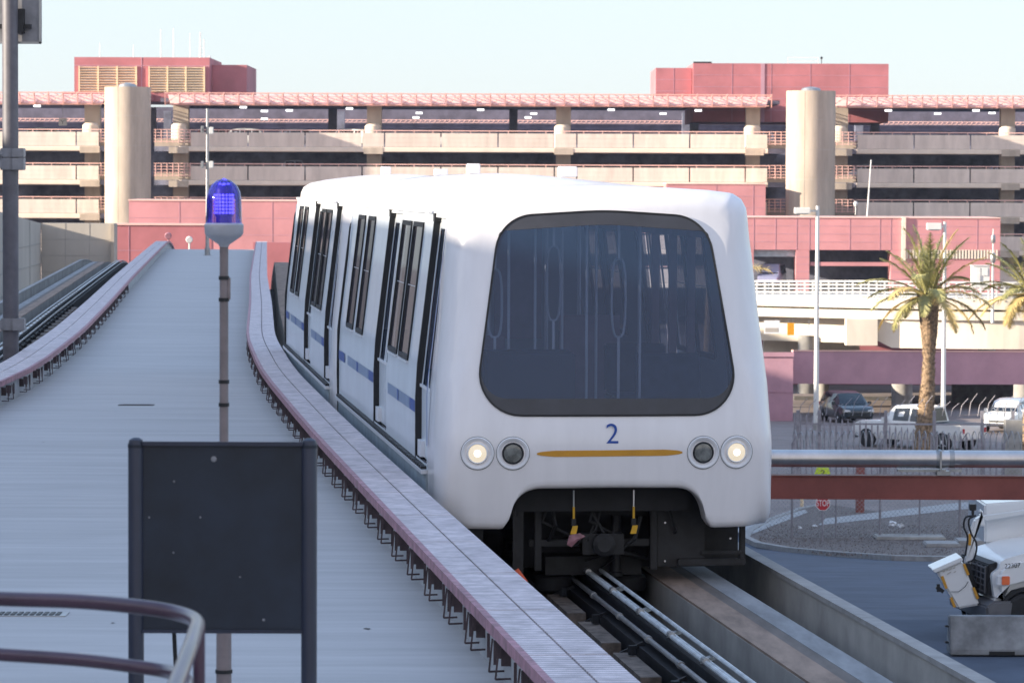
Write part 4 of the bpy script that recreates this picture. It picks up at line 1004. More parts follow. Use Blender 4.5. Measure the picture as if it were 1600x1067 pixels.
# big grey pole at the far left, behind the walkway edge, with sign cabinet seen from behind
d=53.0; p=P(17,575,d); t=thing('sign_pole',p,'thick grey steel pole at the far left edge carrying a dark box sign on top','sign pole')
zt=P(0,-14,d).z; r=.118
b=MB(); b.cyl(p,(p.x,p.y,zt),r,r,24); b.build('shaft','pole_dark',t,smooth=True)
b=MB()
for (y0,y1) in ((232,246),(247,266),(497,516)):
    b=MB(); z1,z0=P(17,y0,d).z,P(17,y1,d).z; b.rev((p.x,p.y,z0),(p.x,p.y,z1),[(0,.15),(z1-z0,.15)],20); 
    b.box(p.x+.05,p.x+.22,p.y-.20,p.y+.05,z0,z1); b.box(p.x-.22,p.x-.05,p.y-.1,p.y+.05,z0+.03,z1-.03)
    b.build('clamp','pole_grey',t,bevel=.008)
b=MB(); z0,z1=P(0,68,d).z,zt; x1=P(62,40,d).x; b.box(p.x-1.4,x1,p.y+.16,p.y+.26,z0,z1+.6); sg_=b.build('box_sign','pole_grey',t,bevel=.01)
b=MB(); b.box(p.x-1.4,x1,p.y+.14,p.y+.16,z0,z0+.03); b.box(x1-.03,x1,p.y+.14,p.y+.16,z0,z1); b.build('frame','galv',sg_)
b=MB(); b.box(p.x+.05,p.x+.20,p.y-.02,p.y+.15,P(0,52,d).z,P(0,14,d).z); b.box(p.x-.2,p.x+.3,p.y+.02,p.y+.14,P(0,45,d).z,P(0,38,d).z); b.build('bracket','dark_steel',sg_)

# ================================================================ FOREGROUND: dark board on two posts, beacon, handrail
d=14.0; q=lambda px,py: P(px,py,d)
zb=-2.85
t=thing('notice_board',(q(348,900).x,d,zb),'dark navy sign board on two round capped posts, seen from behind in the foreground','sign board')
x0,x1=q(212,0).x,q(484,0).x; z0,z1=q(0,986).z,q(0,690).z
b=MB(); b.box(q(222,0).x,q(474,0).x,d+.0,d+.012,z0,z1); bd=b.build('board','sign_navy',t,bevel=.003)
b=MB(); b.box(q(222,0).x,q(474,0).x,d-.012,d+.0,z1-.012,z1+.004); b.build('edge_trim','sign_post',bd)
b=MB(); b.box(q(222,0).x,q(474,0).x,d-.012,d,z0-.003,z0+.010); b.build('edge_trim','sign_post',bd)
b=MB()
for (px,py,r) in ((334,717,.012),(412,968,.006),(272,752,.0045),(313,808,.0045),(233,808,.004),(271,863,.004),(375,901,.004)):
    c=q(px,py); b.rev((c.x,d+.001,c.z),(c.x,d-.006,c.z),[(0,r),(.004,r*.9),(.006,r*.5)],12)
b.build('rivets','pole_grey',bd)
for x in (211.5,484):
    xx=q(x,0).x; b=MB(); zt=q(0,683).z; b.rev((xx,d+.01,zb),(xx,d+.01,zt),[(0,.031),(zt-zb-.025,.031),(zt-zb-.008,.026),(zt-zb,.012)],20); b.build('post','sign_post',t,smooth=True)
    b=MB(); b.rev((xx,d+.01,zt-.038),(xx,d+.01,zt),[(0,.0325),(.012,.0325)],20); b.build('post_cap_ring','sign_navy',t,smooth=30)
# beacon
d=16.0; q=lambda px,py: P(px,py,d); c=q(350,380); s=1/350.0
t=thing('beacon_light',(c.x,d,zb),'blue led beacon under a clear dome on a thin jointed pole behind the sign board','beacon')
X,Yc=c.x,d
def zz_(py): return q(350,py).z
b=MB(); b.cyl((X,Yc,zb),(X,Yc,zz_(384)),.0215,.0195,16); b.cyl((X,Yc,zb),(X,Yc,zz_(985)),.036,.034,16); b.build('pole','pole_tan',t,smooth=True)
b=MB(); b.rev((X,Yc,zb),(X,Yc,0),[(0,.10),(.02,.10),(.03,.05),(.10,.04)],20); b.build('base_flange','pole_tan',t,smooth=30)
b=MB()
for py in (434,468,596,632,1048): b.rev((X,Yc,zz_(py+3)),(X,Yc,0),[(0,.024 if py<985 else .039),(.016,.024 if py<985 else .039)],16)
b.build('pole_joints','dark_steel',t)
b=MB(); b.box(X+.018,X+.029,Yc-.010,Yc+.010,zz_(468),zz_(434)); b.build('pole_clip','pole_tan',t)
b=MB(); z0=zz_(386); b.rev((X,Yc,z0),(X,Yc,0),[(0,.020),(.010,.024),(.035,.060),(.048,.078),(.060,.086),(.100,.088),(.108,.078)],32); cup=b.build('lamp_base','beacon_cap',t,smooth=35)
z1=z0+.108; H=zz_(279)-z1
b=MB(); b.rev((X,Yc,z1),(X,Yc,0),[(0,.080),(H*.5,.078),(H*.70,.072),(H*.84,.058),(H*.94,.036),(H,.006)],32,cap=False); b.build('dome','beacon_glass',t,smooth=True)
b=MB()
for k in range(8):
    w_=2*math.pi*k/8+.3; pts=[(X+math.cos(w_)*r_,Yc+math.sin(w_)*r_,z1+h_) for h_,r_ in ((0,.079),(H*.5,.077),(H*.70,.071),(H*.84,.057),(H*.95,.03))]; b.tube(pts,.0018,6)
b.build('dome_ribs','beacon_glass',t,smooth=True)
b=MB(); b.rev((X,Yc,z1-.004),(X,Yc,0),[(0,.036),(.03,.036),(.034,.040),(H*.78,.038),(H*.88,.026)],24); ins=b.build('led_tower','led_body',t,smooth=30)
b=MB()
for r_ in range(6):
    for k in range(16):
        w_=2*math.pi*k/16; zc=z1+.045+r_*.0155; b.rev((X+math.cos(w_)*.039,Yc+math.sin(w_)*.039,zc),(X+math.cos(w_)*.046,Yc+math.sin(w_)*.046,zc),[(0,.0062),(.004,.005),(.006,.002)],8)
for k in range(6):
    w_=2*math.pi*k/6+.5; b.rev((X+math.cos(w_)*.022,Yc+math.sin(w_)*.03,z1+H*.86),(X,Yc,z1+H),[(0,.008),(.006,.004)],8)
b.build('leds','led',ins)
# handrail with platform
d=10.0
t=thing('handrail',(P(150,940,d).x,d,-2.2),'maroon double tube handrail curving in the lower left foreground','handrail')
def curve(pts,n=10):
    out=[]; P_=[pts[0]]+pts+[pts[-1]]
    for i in range(1,len(P_)-2):
        for k in range(n):
            u=k/n; a,b_,c_,e_=P_[i-1],P_[i],P_[i+1],P_[i+2]
            out.append(.5*((2*b_)+(c_-a)*u+(2*a-5*b_+4*c_-e_)*u*u+(3*b_-a-3*c_+e_)*u**3))
    return out+[pts[-1]]
r=.0215
pts=[P(-90,930,10.4),P(0,935,10.3),P(120,939,10.2),P(220,948,10.1),P(278,958,10.05),P(306,970,9.9),P(304,990,9.6),P(292,1025,9.2),P(268,1085,8.7),P(225,1190,8.0)]
b=MB(); b.tube(curve(pts,8),r,14); b.build('top_rail','rail_maroon',t,smooth=True)
pts=[P(-90,1016,10.4),P(0,1022,10.3),P(120,1030,10.2),P(205,1040,10.1),P(262,1049,10.05),P(290,1062,9.8),P(284,1100,9.4),P(262,1160,8.9),P(225,1260,8.2)]
b=MB(); b.tube(curve(pts,8),r*.9,14); b.build('mid_rail','rail_maroon',t,smooth=True)
for (px,py,dd) in ((311,975,10.0),(268,1088,8.72),(-60,932,10.35)):
    c=P(px,py,dd); b=MB(); b.cyl((c.x,c.y,-2.2),(c.x,c.y,c.z),.017,n=12); b.build('post','rail_maroon',t,smooth=True)
b=MB(); b.box(-6,4,-3,11.2,-2.4,-2.2); b.box(-6,-5.6,-3,11.2,-12,-2.4); b.box(3.6,4,-3,11.2,-12,-2.4); b.build('viewing_platform','concrete',label='concrete landing the viewer stands on, just below the frame',cat='platform',kind='structure')
# leg of a small stand behind the board
a=P(272,986,14.6); c=P(282,1022,14.6); b=MB(); b.bar(a,(c.x+.02,c.y,-2.85),.016,.016,up=(0,1,0)); b.bar((a.x+.0,a.y,a.z+.12),a,.016); b.build('brace','dark_steel',bd.parent)

# ================================================================ RIGHT: pipe and steel beam beyond the track
d=38.0
t=thing('pipe',(P(1400,720,d).x,d,P(1400,722,d).z),'large galvanised pipe running right from behind the tram above a red beam','pipe')
za=P(1400,716.5,d).z
xA,xB=P(1130,720,d).x,P(2300,720,d).x
b=MB(); b.cyl((xA,d,za),(xB,d,za),.093,n=40); b.build('pipe_run','galv_pipe',t,smooth=True)
b=MB()
for px in (1462,1483): x=P(px,720,d).x; b.rev((x,d,za),(x+1,d,za),[(0,.097),(.05,.097)],40)
x=P(1475,0,d).x; b.rev((x-.02,d,za),(x+1,d,za),[(0,.102),(.03,.102)],40); b.bar((x,d-.10,za-.14),(x,d-.10,za+.09),.02); b.build('clamp_bands','galv',t,smooth=30)
b=MB()
for o_ in (-.03,.03): b.tube([(x+o_,d-.02,za+.09),(x+o_,d-.02,za+.13),(x+o_+.015,d-.02,za+.145),(x+o_+.03,d-.02,za+.135)],.006,6)
b.build('clamp_hooks','galv',t)
b=MB(); b.box(x-.45,x+.06,d-.06,d+.06,za-.135,za-.110); b.box(x-.04,x+.10,d-.12,d+.08,za-.165,za-.125); b.bar((x+.1,d-.1,za-.115),(x+.22,d-.1,za-.115),.03); b.build('hanger_plate','galv',t)
t=thing('steel_beam',(P(1400,760,d).x,d,P(1400,778,d).z),'dark red steel beam spanning right from the tram below the pipe','beam')
z1,z0=P(1400,742,d).z,P(1400,779,d).z
b=MB(); b.box(xA,xB,d-.10,d+.10,z1-.012,z1); b.box(xA,xB,d-.10,d+.10,z0,z0+.012); b.box(xA,xB,d-.02,d+.0,z0+.012,z1-.012); b.box(xA,xB,d-.085,d-.08,z0+.012,z1-.012); b.build('girder','beam_red',t)
b=MB(); xx=P(1800,0,d).x; b.box(xx,xx+.3,d-.15,d+.15,gz(d),z0); b.box(xx-.3,xx+.6,d-.45,d+.45,gz(d),gz(d)+.05); b.build('column','beam_red',t)
b=MB(); b.box(xA,xB,d-.11,d-.102,z1+.004,z1+.010); b.build('top_strip','galv',t)

ZX=1400
# ================================================================ OVERPASS (cream roadway) behind the palms
def strip(b,pts,z0,z1,th):   # vertical curved wall along plan points
    vs=[];fs=[]
    for i,p in enumerate(pts):
        a=Vector(pts[max(0,i-1)]);c=Vector(pts[min(len(pts)-1,i+1)]); n=(c-a).normalized(); n=Vector((-n.y,n.x))
        if n.y<0: n=-n
        q_=Vector(p)+n*th
        zz0=z0[i] if isinstance(z0,list) else z0; zz1=z1[i] if isinstance(z1,list) else z1
        vs+=[(p[0],p[1],zz0),(q_.x,q_.y,zz0),(q_.x,q_.y,zz1),(p[0],p[1],zz1)]
    for i in range(len(pts)-1):
        for k in range(4): j=(k+1)%4; fs.append((i*4+k,i*4+j,i*4+4+j,i*4+4+k))
    n_=len(pts)-1; fs+=[(0,3,2,1),(n_*4,n_*4+1,n_*4+2,n_*4+3)]
    return b.add(vs,fs)
pl=[]; 
for i in range(25):
    px=1120+i*25; dd=222-8*math.sin(math.pi*min(1,i/20.0)*.5)+ (0 if i<10 else (i-10)*.05); pl.append((gx(px,dd),dd))
D=215.0
t=thing('overpass',(gx(1400,D),D,-12.8),'cream concrete elevated roadway with white railing behind the palms','overpass')
b=MB(); strip(b,pl,zp(483,D),zp(466,D),.4); b.build('kerb_band','cream',t)
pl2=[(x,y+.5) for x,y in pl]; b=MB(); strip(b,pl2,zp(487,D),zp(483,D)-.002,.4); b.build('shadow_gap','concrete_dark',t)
pl3=[(x,y+.15) for x,y in pl]; b=MB(); strip(b,pl3,zp(500,D),zp(486.5,D)-.002,.5); b.build('fascia','cream',t)
pl4=[(x,y+.45) for x,y in pl]
i0=[i for i,(x,y) in enumerate(pl4)]
b=MB(); strip(b,pl4[9:],[zp(545-(22 if k==0 else 12 if k==1 else 0),D) for k in range(len(pl4)-9)],zp(500,D)-.002,.6); b.build('girder','cream',t)
b=MB(); strip(b,[(x,y+1.2) for x,y in pl4[:10]],zp(540,D),zp(500,D)-.002,.5); b.build('abutment','cream',t)
b=MB(); b.box(gx(1325,D),gx(1374,D),D+.9,D+2,zp(541,D),zp(500,D)); b.build('pier_head','cream',t)
b=MB(); vs=[]
for (x,y) in pl: vs+=[(x,y+.1,zp(468,D)),(x,y+12,zp(468,D)),(x,y+.1,zp(484,D)),(x,y+12,zp(484,D))]
fs=[]
for i in range(len(pl)-1): a=i*4; fs+=[(a,a+4,a+5,a+1),(a+2,a+3,a+7,a+6),(a+1,a+5,a+7,a+3),(a,a+2,a+6,a+4)]
b.add(vs,fs); b.build('road_slab','concrete',t)
# railing
b=MB(); z0,z1=zp(466,D),zp(440,D)
for lv in range(5):
    z=z1-.03-lv*(z1-z0)/4.6
    for i in range(len(pl)-1):
        k0=zz0=0.18*(1-min(1,i/9)) ; k1=0.18*(1-min(1,(i+1)/9))
        b.bar((pl[i][0],pl[i][1]+.1,z-k0),(pl[i+1][0],pl[i+1][1]+.1,z-k1),.075 if lv else .10)
tot=0
for i in range(len(pl)-1):
    for k in range(2):
        u=k/2; x=pl[i][0]*(1-u)+pl[i+1][0]*u; y=pl[i][1]*(1-u)+pl[i+1][1]*u
        b.bar((x,y+.1,z0),(x,y+.1,z1-.02-.18*(1-min(1,(i+u)/9))),.10)
        if k==0: b.bar((x+.25,y+.2,z0),(x+.25,y+.2,z1-.1),.05)
b.build('railing','pole_white',t)
b=MB()
for i in range(len(pl)-1): x,y=pl[i]; b.box(x,x+.12,y-.03,y-.002,zp(470.5,D),zp(469,D))
b.build('rail_anchors','concrete_dark',t)
# supports far below
for px in (1272,1560,1760):
    x=gx(px,D); b=MB(); b.cyl((x,D+5,-12.8),(x,D+5,zp(530,D)),.55,n=20); b.build('pier','concrete',t,smooth=True)
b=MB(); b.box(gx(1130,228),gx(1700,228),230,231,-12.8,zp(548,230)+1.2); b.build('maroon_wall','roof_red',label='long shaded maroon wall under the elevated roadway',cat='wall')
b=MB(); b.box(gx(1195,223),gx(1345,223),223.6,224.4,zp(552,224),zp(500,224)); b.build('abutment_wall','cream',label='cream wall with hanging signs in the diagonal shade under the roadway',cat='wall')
# small signs hanging by the overpass
def hang_sign(px,py,w,h,m,lb,cat='sign',d=216.5,white=False,diamond=False):
    c=P(px,py,d); t=thing('road_sign',(c.x,c.y,c.z-h/2),lb,cat)
    b=MB()
    if diamond: b.prism([(c.x-w/2,c.z),(c.x,c.z-h/2),(c.x+w/2,c.z),(c.x,c.z+h/2)],'y',d-.03,d)
    else: b.box(c.x-w/2,c.x+w/2,d-.04,d,c.z-h/2,c.z+h/2)
    pn=b.build('panel',m,t)
    if white:
        b=MB(); b.box(c.x-w/2+.08,c.x+w/2-.08,d-.05,d-.041,c.z-h/2+.1,c.z-.05); b.build('inset','concrete_wall',pn)
    b=MB()
    for s_ in (-.3,.3): b.bar((c.x+s_*w,d,c.z+h*.3),(c.x+s_*w,d,zp(499,d)),.03)
    b.build('hanger','galv',t)
hang_sign(1206,511,.95,.80,'sign_white','small white framed sign under the roadway, close to the tram side',white=True)
hang_sign(1235.5,514,.42,.75,'safety_orange','small orange sign hanging under the cream roadway',diamond=False)
hang_sign(1268,518,.55,.32,'sign_white','low white sign plate partly behind the tall lamp post')

# ================================================================ PURPLE CANOPY over the car lane
D=196.0
t=thing('canopy_structure',(gx(1400,D),D,-12.8),'dusty purple beam structure on piers above the parked cars','canopy')
def rotbox(b,px0,px1,d,z0,z1,th,ang,bulge=0):
    a=Vector((gx(px0,d),d,0)); dirv=Vector((math.cos(ang),math.sin(ang),0)); n=Vector((-dirv.y,dirv.x,0)); L=(gx(px1,d)-gx(px0,d))
    c=a+dirv*L/2+n*th/2; c.z=(z0+z1)/2; return b.obox(c,dirv*L/2,n*th/2,(0,0,(z1-z0)/2))
ang=R(14)
def slantbeam(b,y0,y1,th,dd):
    L=gx(1780,D)-gx(1240,D); A=(gx(1240,D),D+dd); B_=(A[0]+L*1.04,D+dd+L*1.04*math.tan(ang)); vs=[]
    for (x,y) in (A,B_,(B_[0],B_[1]+th),(A[0],A[1]+th)): vs.append((x,y,zp(y0,y)))
    for (x,y) in (A,B_,(B_[0],B_[1]+th),(A[0],A[1]+th)): vs.append((x,y,zp(y1,y)))
    return b.add(vs,[(0,3,2,1),(4,5,6,7),(0,1,5,4),(1,2,6,5),(2,3,7,6),(3,0,4,7)])
b=MB(); slantbeam(b,600,549.5,1.2,0); o=b.build('beam','purple_paint',t)
b=MB(); slantbeam(b,549.4,547.5,1.5,-.05); b.build('beam_cap','pink_light',o)
b=MB(); rotbox(b,1180,1240,D-2,-12.9,zp(552,D),1.6,0); o=b.build('end_pier','purple_paint',t)
b=MB(); b.box(gx(1180,D-2),gx(1241,D-2),D-2.08,D-2.003,zp(558,D-2),zp(551,D-2)); b.box(gx(1180,D-2),gx(1241,D-2),D-2.03,D-2.003,zp(613,D-2)-.02,zp(613,D-2)); b.build('pier_cap','purple_paint',o)
b=MB(); vs=[(gx(1240,D),D+1.2,zp(596,D)),(gx(1780,D),D+14,zp(606,D)),(gx(1780,D)+3,D+24,zp(606,D)),(gx(1240,D),D+20,zp(596,D))]; b.add(vs+[(x,y,z+.4) for x,y,z in vs],[(0,1,2,3),(4,7,6,5),(0,4,5,1),(1,5,6,2),(2,6,7,3),(3,7,4,0)]); b.build('roof','ceil_dark',t)
for (u,v,dd,m) in ((1394,1427,200,'concrete'),(1585,1618,203,'concrete'),(1277,1296,206,'concrete')):
    x=(gx(u,dd)+gx(v,dd))/2; rr=(gx(v,dd)-gx(u,dd))/2; b=MB(); b.cyl((x,dd,-12.85),(x,dd,zp(590,dd)),rr,n=24); b.build('round_pier',m,t,smooth=True)  # darker concrete stands in for shade on these piers
b=MB(); b.box(gx(1240,214),gx(1410,214),213,213.5,-12.8,zp(620,213)); b.box(gx(1480,214),gx(1800,214),211,211.5,-12.8,zp(560,211)); b.build('rear_wall','concrete_dark',t)

# ================================================================ VEHICLES
def wheelset(t, pts, r, w, yw):
    for (x,s) in pts:
        b=LB(); c0=Vector((s*(yw-w),x,r)); c1=Vector((s*yw,x,r)); b.rev(c0,c1,[(0,r*.8),(.02,r*.95),(.05,r),(w-.05,r),(w-.02,r*.95),(w,r*.72)],20); wo_=b.build('wheel','rubber',t,smooth=30)
        b=LB(); b.rev(c1-Vector((s*.04,0,0)),c1+Vector((s*.01,0,0)),[(0,r*.66),(.03,r*.62),(.035,r*.2),(.05,r*.16)],14); b.build('rim','ring',wo_,smooth=30)
def car(name,loc,rz,paint,label,kind='suv',cat='car',group=None,detail=True):
    """local: +y is the front, x lateral, z up"""
    t=thing(name,loc,label,cat,rz,group)
    if kind=='suv':   L,Wd=4.6,1.84; st=[(-2.3,.45,.70,.74,1.0,.60),(-2.22,.35,.86,1.00,1.2,.68),(-2.0,.30,.90,1.02,1.58,.66),(-1.3,.28,.92,1.02,1.66,.68),(-.2,.28,.92,1.0,1.68,.68),(.55,.28,.92,.99,1.60,.66),(1.15,.28,.92,1.0,1.02,.70),(1.9,.30,.90,.93,.95,.68),(2.2,.36,.82,.80,.82,.6),(2.3,.45,.70,.66,.67,.5)]
    elif kind=='sedan': L,Wd=4.7,1.82; st=[(-2.35,.45,.70,.80,.82,.6),(-2.2,.34,.84,.98,1.0,.66),(-1.6,.28,.90,1.0,1.06,.66),(-.95,.26,.91,.98,1.40,.60),(-.1,.26,.91,.96,1.45,.62),(.5,.26,.91,.95,1.38,.60),(1.2,.26,.91,.95,.97,.68),(1.9,.30,.88,.88,.90,.66),(2.2,.36,.80,.76,.77,.6),(2.35,.45,.70,.64,.65,.5)]
    elif kind=='van': L,Wd=5.0,1.95; st=[(-2.5,.45,.90,1.0,1.7,.80),(-2.4,.35,.96,1.05,1.95,.82),(-1,.3,.97,1.05,2.0,.82),(.9,.3,.97,1.05,1.95,.80),(1.6,.3,.96,1.05,1.1,.80),(2.2,.34,.9,.95,.97,.75),(2.5,.45,.8,.75,.77,.6)]
    else: L,Wd=5.8,1.96; st=[(-2.9,.55,.92,1.00,1.01,.90),(-2.85,.50,.96,1.16,1.17,.94),(-.95,.45,.97,1.16,1.17,.94),(-.9,.42,.97,1.16,1.80,.70),(-.2,.40,.97,1.16,1.90,.72),(.7,.40,.97,1.16,1.84,.70),(1.30,.40,.97,1.17,1.20,.78),(2.4,.42,.95,1.12,1.14,.76),(2.8,.50,.88,.98,1.0,.7),(2.9,.58,.78,.82,.84,.6)]
    b=LB(); vs=[];n=10
    for (y,z0,wb,zb,zr,wr) in st:
        for (x,z) in ((wb*.90,z0),(wb,z0+.2),(wb*1.0,(z0+zb)/2+.05),(wb*.97,zb),(wr,zr-.05 if zr-zb>.2 else zr),(wr*.8,zr)): vs.append((x,y,z))
        for (x,z) in ((wr*.8,zr),(wr,zr-.05 if zr-zb>.2 else zr),(wb*.97,zb),(wb*1.0,(z0+zb)/2+.05),(wb,z0+.2),(wb*.90,z0)): vs.append((-x,y,z))
    n=12; fs=[]
    for i in range(len(st)-1):
        for k in range(n): j=(k+1)%n; fs.append((i*n+k,i*n+j,(i+1)*n+j,(i+1)*n+k))
    fs += [tuple(range(n)),tuple((len(st)-1)*n+k for k in range(n))[::-1]]
    b.add(vs,fs); b.build('body',paint,t,smooth=35)
    # glass
    gi=[i for i in range(len(st)) if st[i][4]-st[i][3]>.25]
    def pt(i,s,u,out=.012):
        y,z0,wb,zb,zr,wr=st[i]; x=(wb*.97)*(1-u)+wr*u+out; z=zb*(1-u)+(zr-.05)*u; return (s*x,y,z)
    for s in (-1,1):
        for a,c in zip(gi[:-1],gi[1:]):
            b=LB(); A,B,C_,D_=pt(a,s,.08),pt(c,s,.08),pt(c,s,.88),pt(a,s,.88)
            def ins(p,q,k): return tuple(p[m_]+(q[m_]-p[m_])*k for m_ in range(3))
            b.add([ins(A,B,.05),ins(B,A,.05),ins(C_,D_,.05),ins(D_,C_,.05)],[(0,1,2,3)]); b.build('side_window','car_glass',t)
    for (i0_,i1_,nm) in ((gi[-1],gi[-1]+1,'windscreen'),(gi[0],gi[0]-1,'rear_window')):
        ya,zra,wra=st[i0_][0],st[i0_][4],st[i0_][5]; yb,zrb,wrb=st[i1_][0],max(st[i1_][4],st[i1_][3]),st[i1_][2]*.86
        dy=.03 if nm=='windscreen' else -.03
        b=LB(); b.add([(-wra*.86,ya+dy,zra-.05),(wra*.86,ya+dy,zra-.05),(wrb*.95,yb+dy*.5-(yb-ya)*.06,zrb+.035),(-wrb*.95,yb+dy*.5-(yb-ya)*.06,zrb+.035)],[(0,1,2,3)]); b.build(nm,'car_glass',t)
    if detail:
        yF=st[-1][0]; yB=st[0][0]; r=.36 if kind!='pickup' else .41
        wheelset(t,[(yF-.9,1),(yF-.9,-1),(yB+.95,1),(yB+.95,-1)],r,.24,Wd/2+.015)
        for s in (-1,1):
            b=LB(); b.prism([(s*.45,.66),(s*.82,.70),(s*.80,.84),(s*.5,.78)],'y',yF-.16,yF-.03); b.build('headlight','car_lens',t)
            b=LB(); b.box(s*.72,s*.86,yB-.02,yB+.1,.8,1.0); b.build('tail_light','stop_red',t)
            b=LB(); yy0=st[gi[-1]+1][0]-.25; b.box(s*(Wd/2-.0),s*(Wd/2+.18),yy0-.1,yy0+.05,st[4][3]-.0,st[4][3]+.17); b.build('mirror',paint,t,bevel=.02)
        b=LB(); b.box(-.55,.55,yF-.05,yF+.015,.36,.50); b.box(-.42,.42,yF-.1,yF+.012,.56,.64); b.build('grille','seal',t)
        if kind=='pickup':
            b=LB(); b.box(-.80,.80,yB+.08,yB+1.85,1.10,1.178); b.build('bed','seal',t)
    return t
# cars seen between the piers on the right
def gcar(name,px,py,d,rz,*a,**k):
    c=P(px,py,d); return car(name,(c.x,d,gz(d)+.02 if not k.get('z') else k.pop('z')),rz,*a,**k)
c=P(1568,660,187); car('parked_car',(c.x+.3,187,-12.78),R(180-24),'car_white','white hatchback facing the viewer at the right edge beyond the fence',kind='suv')
c=P(1312,650,197); car('parked_car',(c.x,193,-12.78),R(180+12),'car_dark','dark suv parked beside the lamp post under the purple beam',kind='suv')
c=P(1434,690,174); pk=car('pickup_truck',(c.x,174,-12.78),R(90-42),'car_white','white pickup truck parked behind the fence at the foot of the palm',kind='pickup',cat='pickup')
pk.scale=(1.14,1.14,1.14)
c=P(1203,440,236); car('passenger_van',(gx(1205,302),302,zp(449,302)),R(180-12),'car_lilac','pale lilac van in the dark opening of the pink building beside the tram',kind='van',cat='van',detail=False)
# cars in the garage, only roofs showing over the parapets
gl='cars on the car park levels'
def pcar(px,lv,dd,rz,paint,lb,kind='sedan'):
    car('parked_car',(gx(px,D0+dd),D0+dd,bot(lv)),R(rz),paint,lb,kind,group=gl,detail=False)
pcar(55,0,3.6,92,'car_green','green car on the top level at the far left of the car park','suv')
pcar(323,0,5.5,80,'car_red','red car roof above the top parapet, right of the left stair tower','suv')
pcar(372,0,3.4,88,'car_white','white car above the top parapet, just right of the slim deck pole','suv')
pcar(449,0,3.2,92,'car_silver','silver car above the top parapet, second right of the slim deck pole','suv')
pcar(541,0,3.0,60,'car_white','white suv on the top level, left of the column above the tram roof','suv')
pcar(712,0,3.2,92,'car_white','white sedan roof above the top parapet over the middle of the tram','sedan')
pcar(457,1,3.2,93,'car_silver','silver pickup on the second level left of the tram roof','pickup')
pcar(603,1,3.4,92,'car_dark','dark car on the second level behind the tram roof','suv')
pcar(668,1,5.0,92,'car_lilac','lilac car on the second level above the white roof box','sedan')
pcar(760,1,5.5,88,'car_silver','silver car on the second level between the two white roof boxes','sedan')
pcar(104,2,3.2,92,'car_silver','silver car on the third level at the left wing of the car park','sedan')
pcar(1168,0,4.5,92,'car_silver','silver suv on the top level next to the right hand stair tower','suv')
pcar(1345,1,3.2,92,'car_silver','silver car on the second level just right of the right stair tower','suv')
pcar(1412,1,3.2,92,'car_dark','dark car on the second level, middle of the right wing','suv')
pcar(1556,1,3.4,92,'car_lilac','lilac car on the second level near the right edge','suv')
pcar(1430,2,3.4,92,'car_dark','dark car on the third level of the right wing','sedan')
c=P(98,191,D0+6); b=MB(); b.box(c.x-.38,c.x+.38,D0+6,D0+6.05,c.z-.33,c.z+.33); t=thing('level_sign',(c.x,D0+6,c.z-.33),'small square white sign hanging inside the top level at the far left','sign'); o=b.build('panel','sign_white',t)
b=MB(); b.bar((c.x-.2,D0+5.98,c.z+.2),(c.x,D0+5.98,c.z),.07,.02,up=(0,1,0)); b.bar((c.x+.2,D0+5.98,c.z+.2),(c.x,D0+5.98,c.z),.07,.02,up=(0,1,0)); b.bar((c.x,D0+5.98,c.z),(c.x,D0+5.98,c.z-.2),.07,.02,up=(0,1,0)); b.build('arrow','galv',o)
b=MB(); b.bar((c.x,D0+6.02,c.z+.33),(c.x,D0+6.02,7.2),.04); b.build('hanger','galv',t)

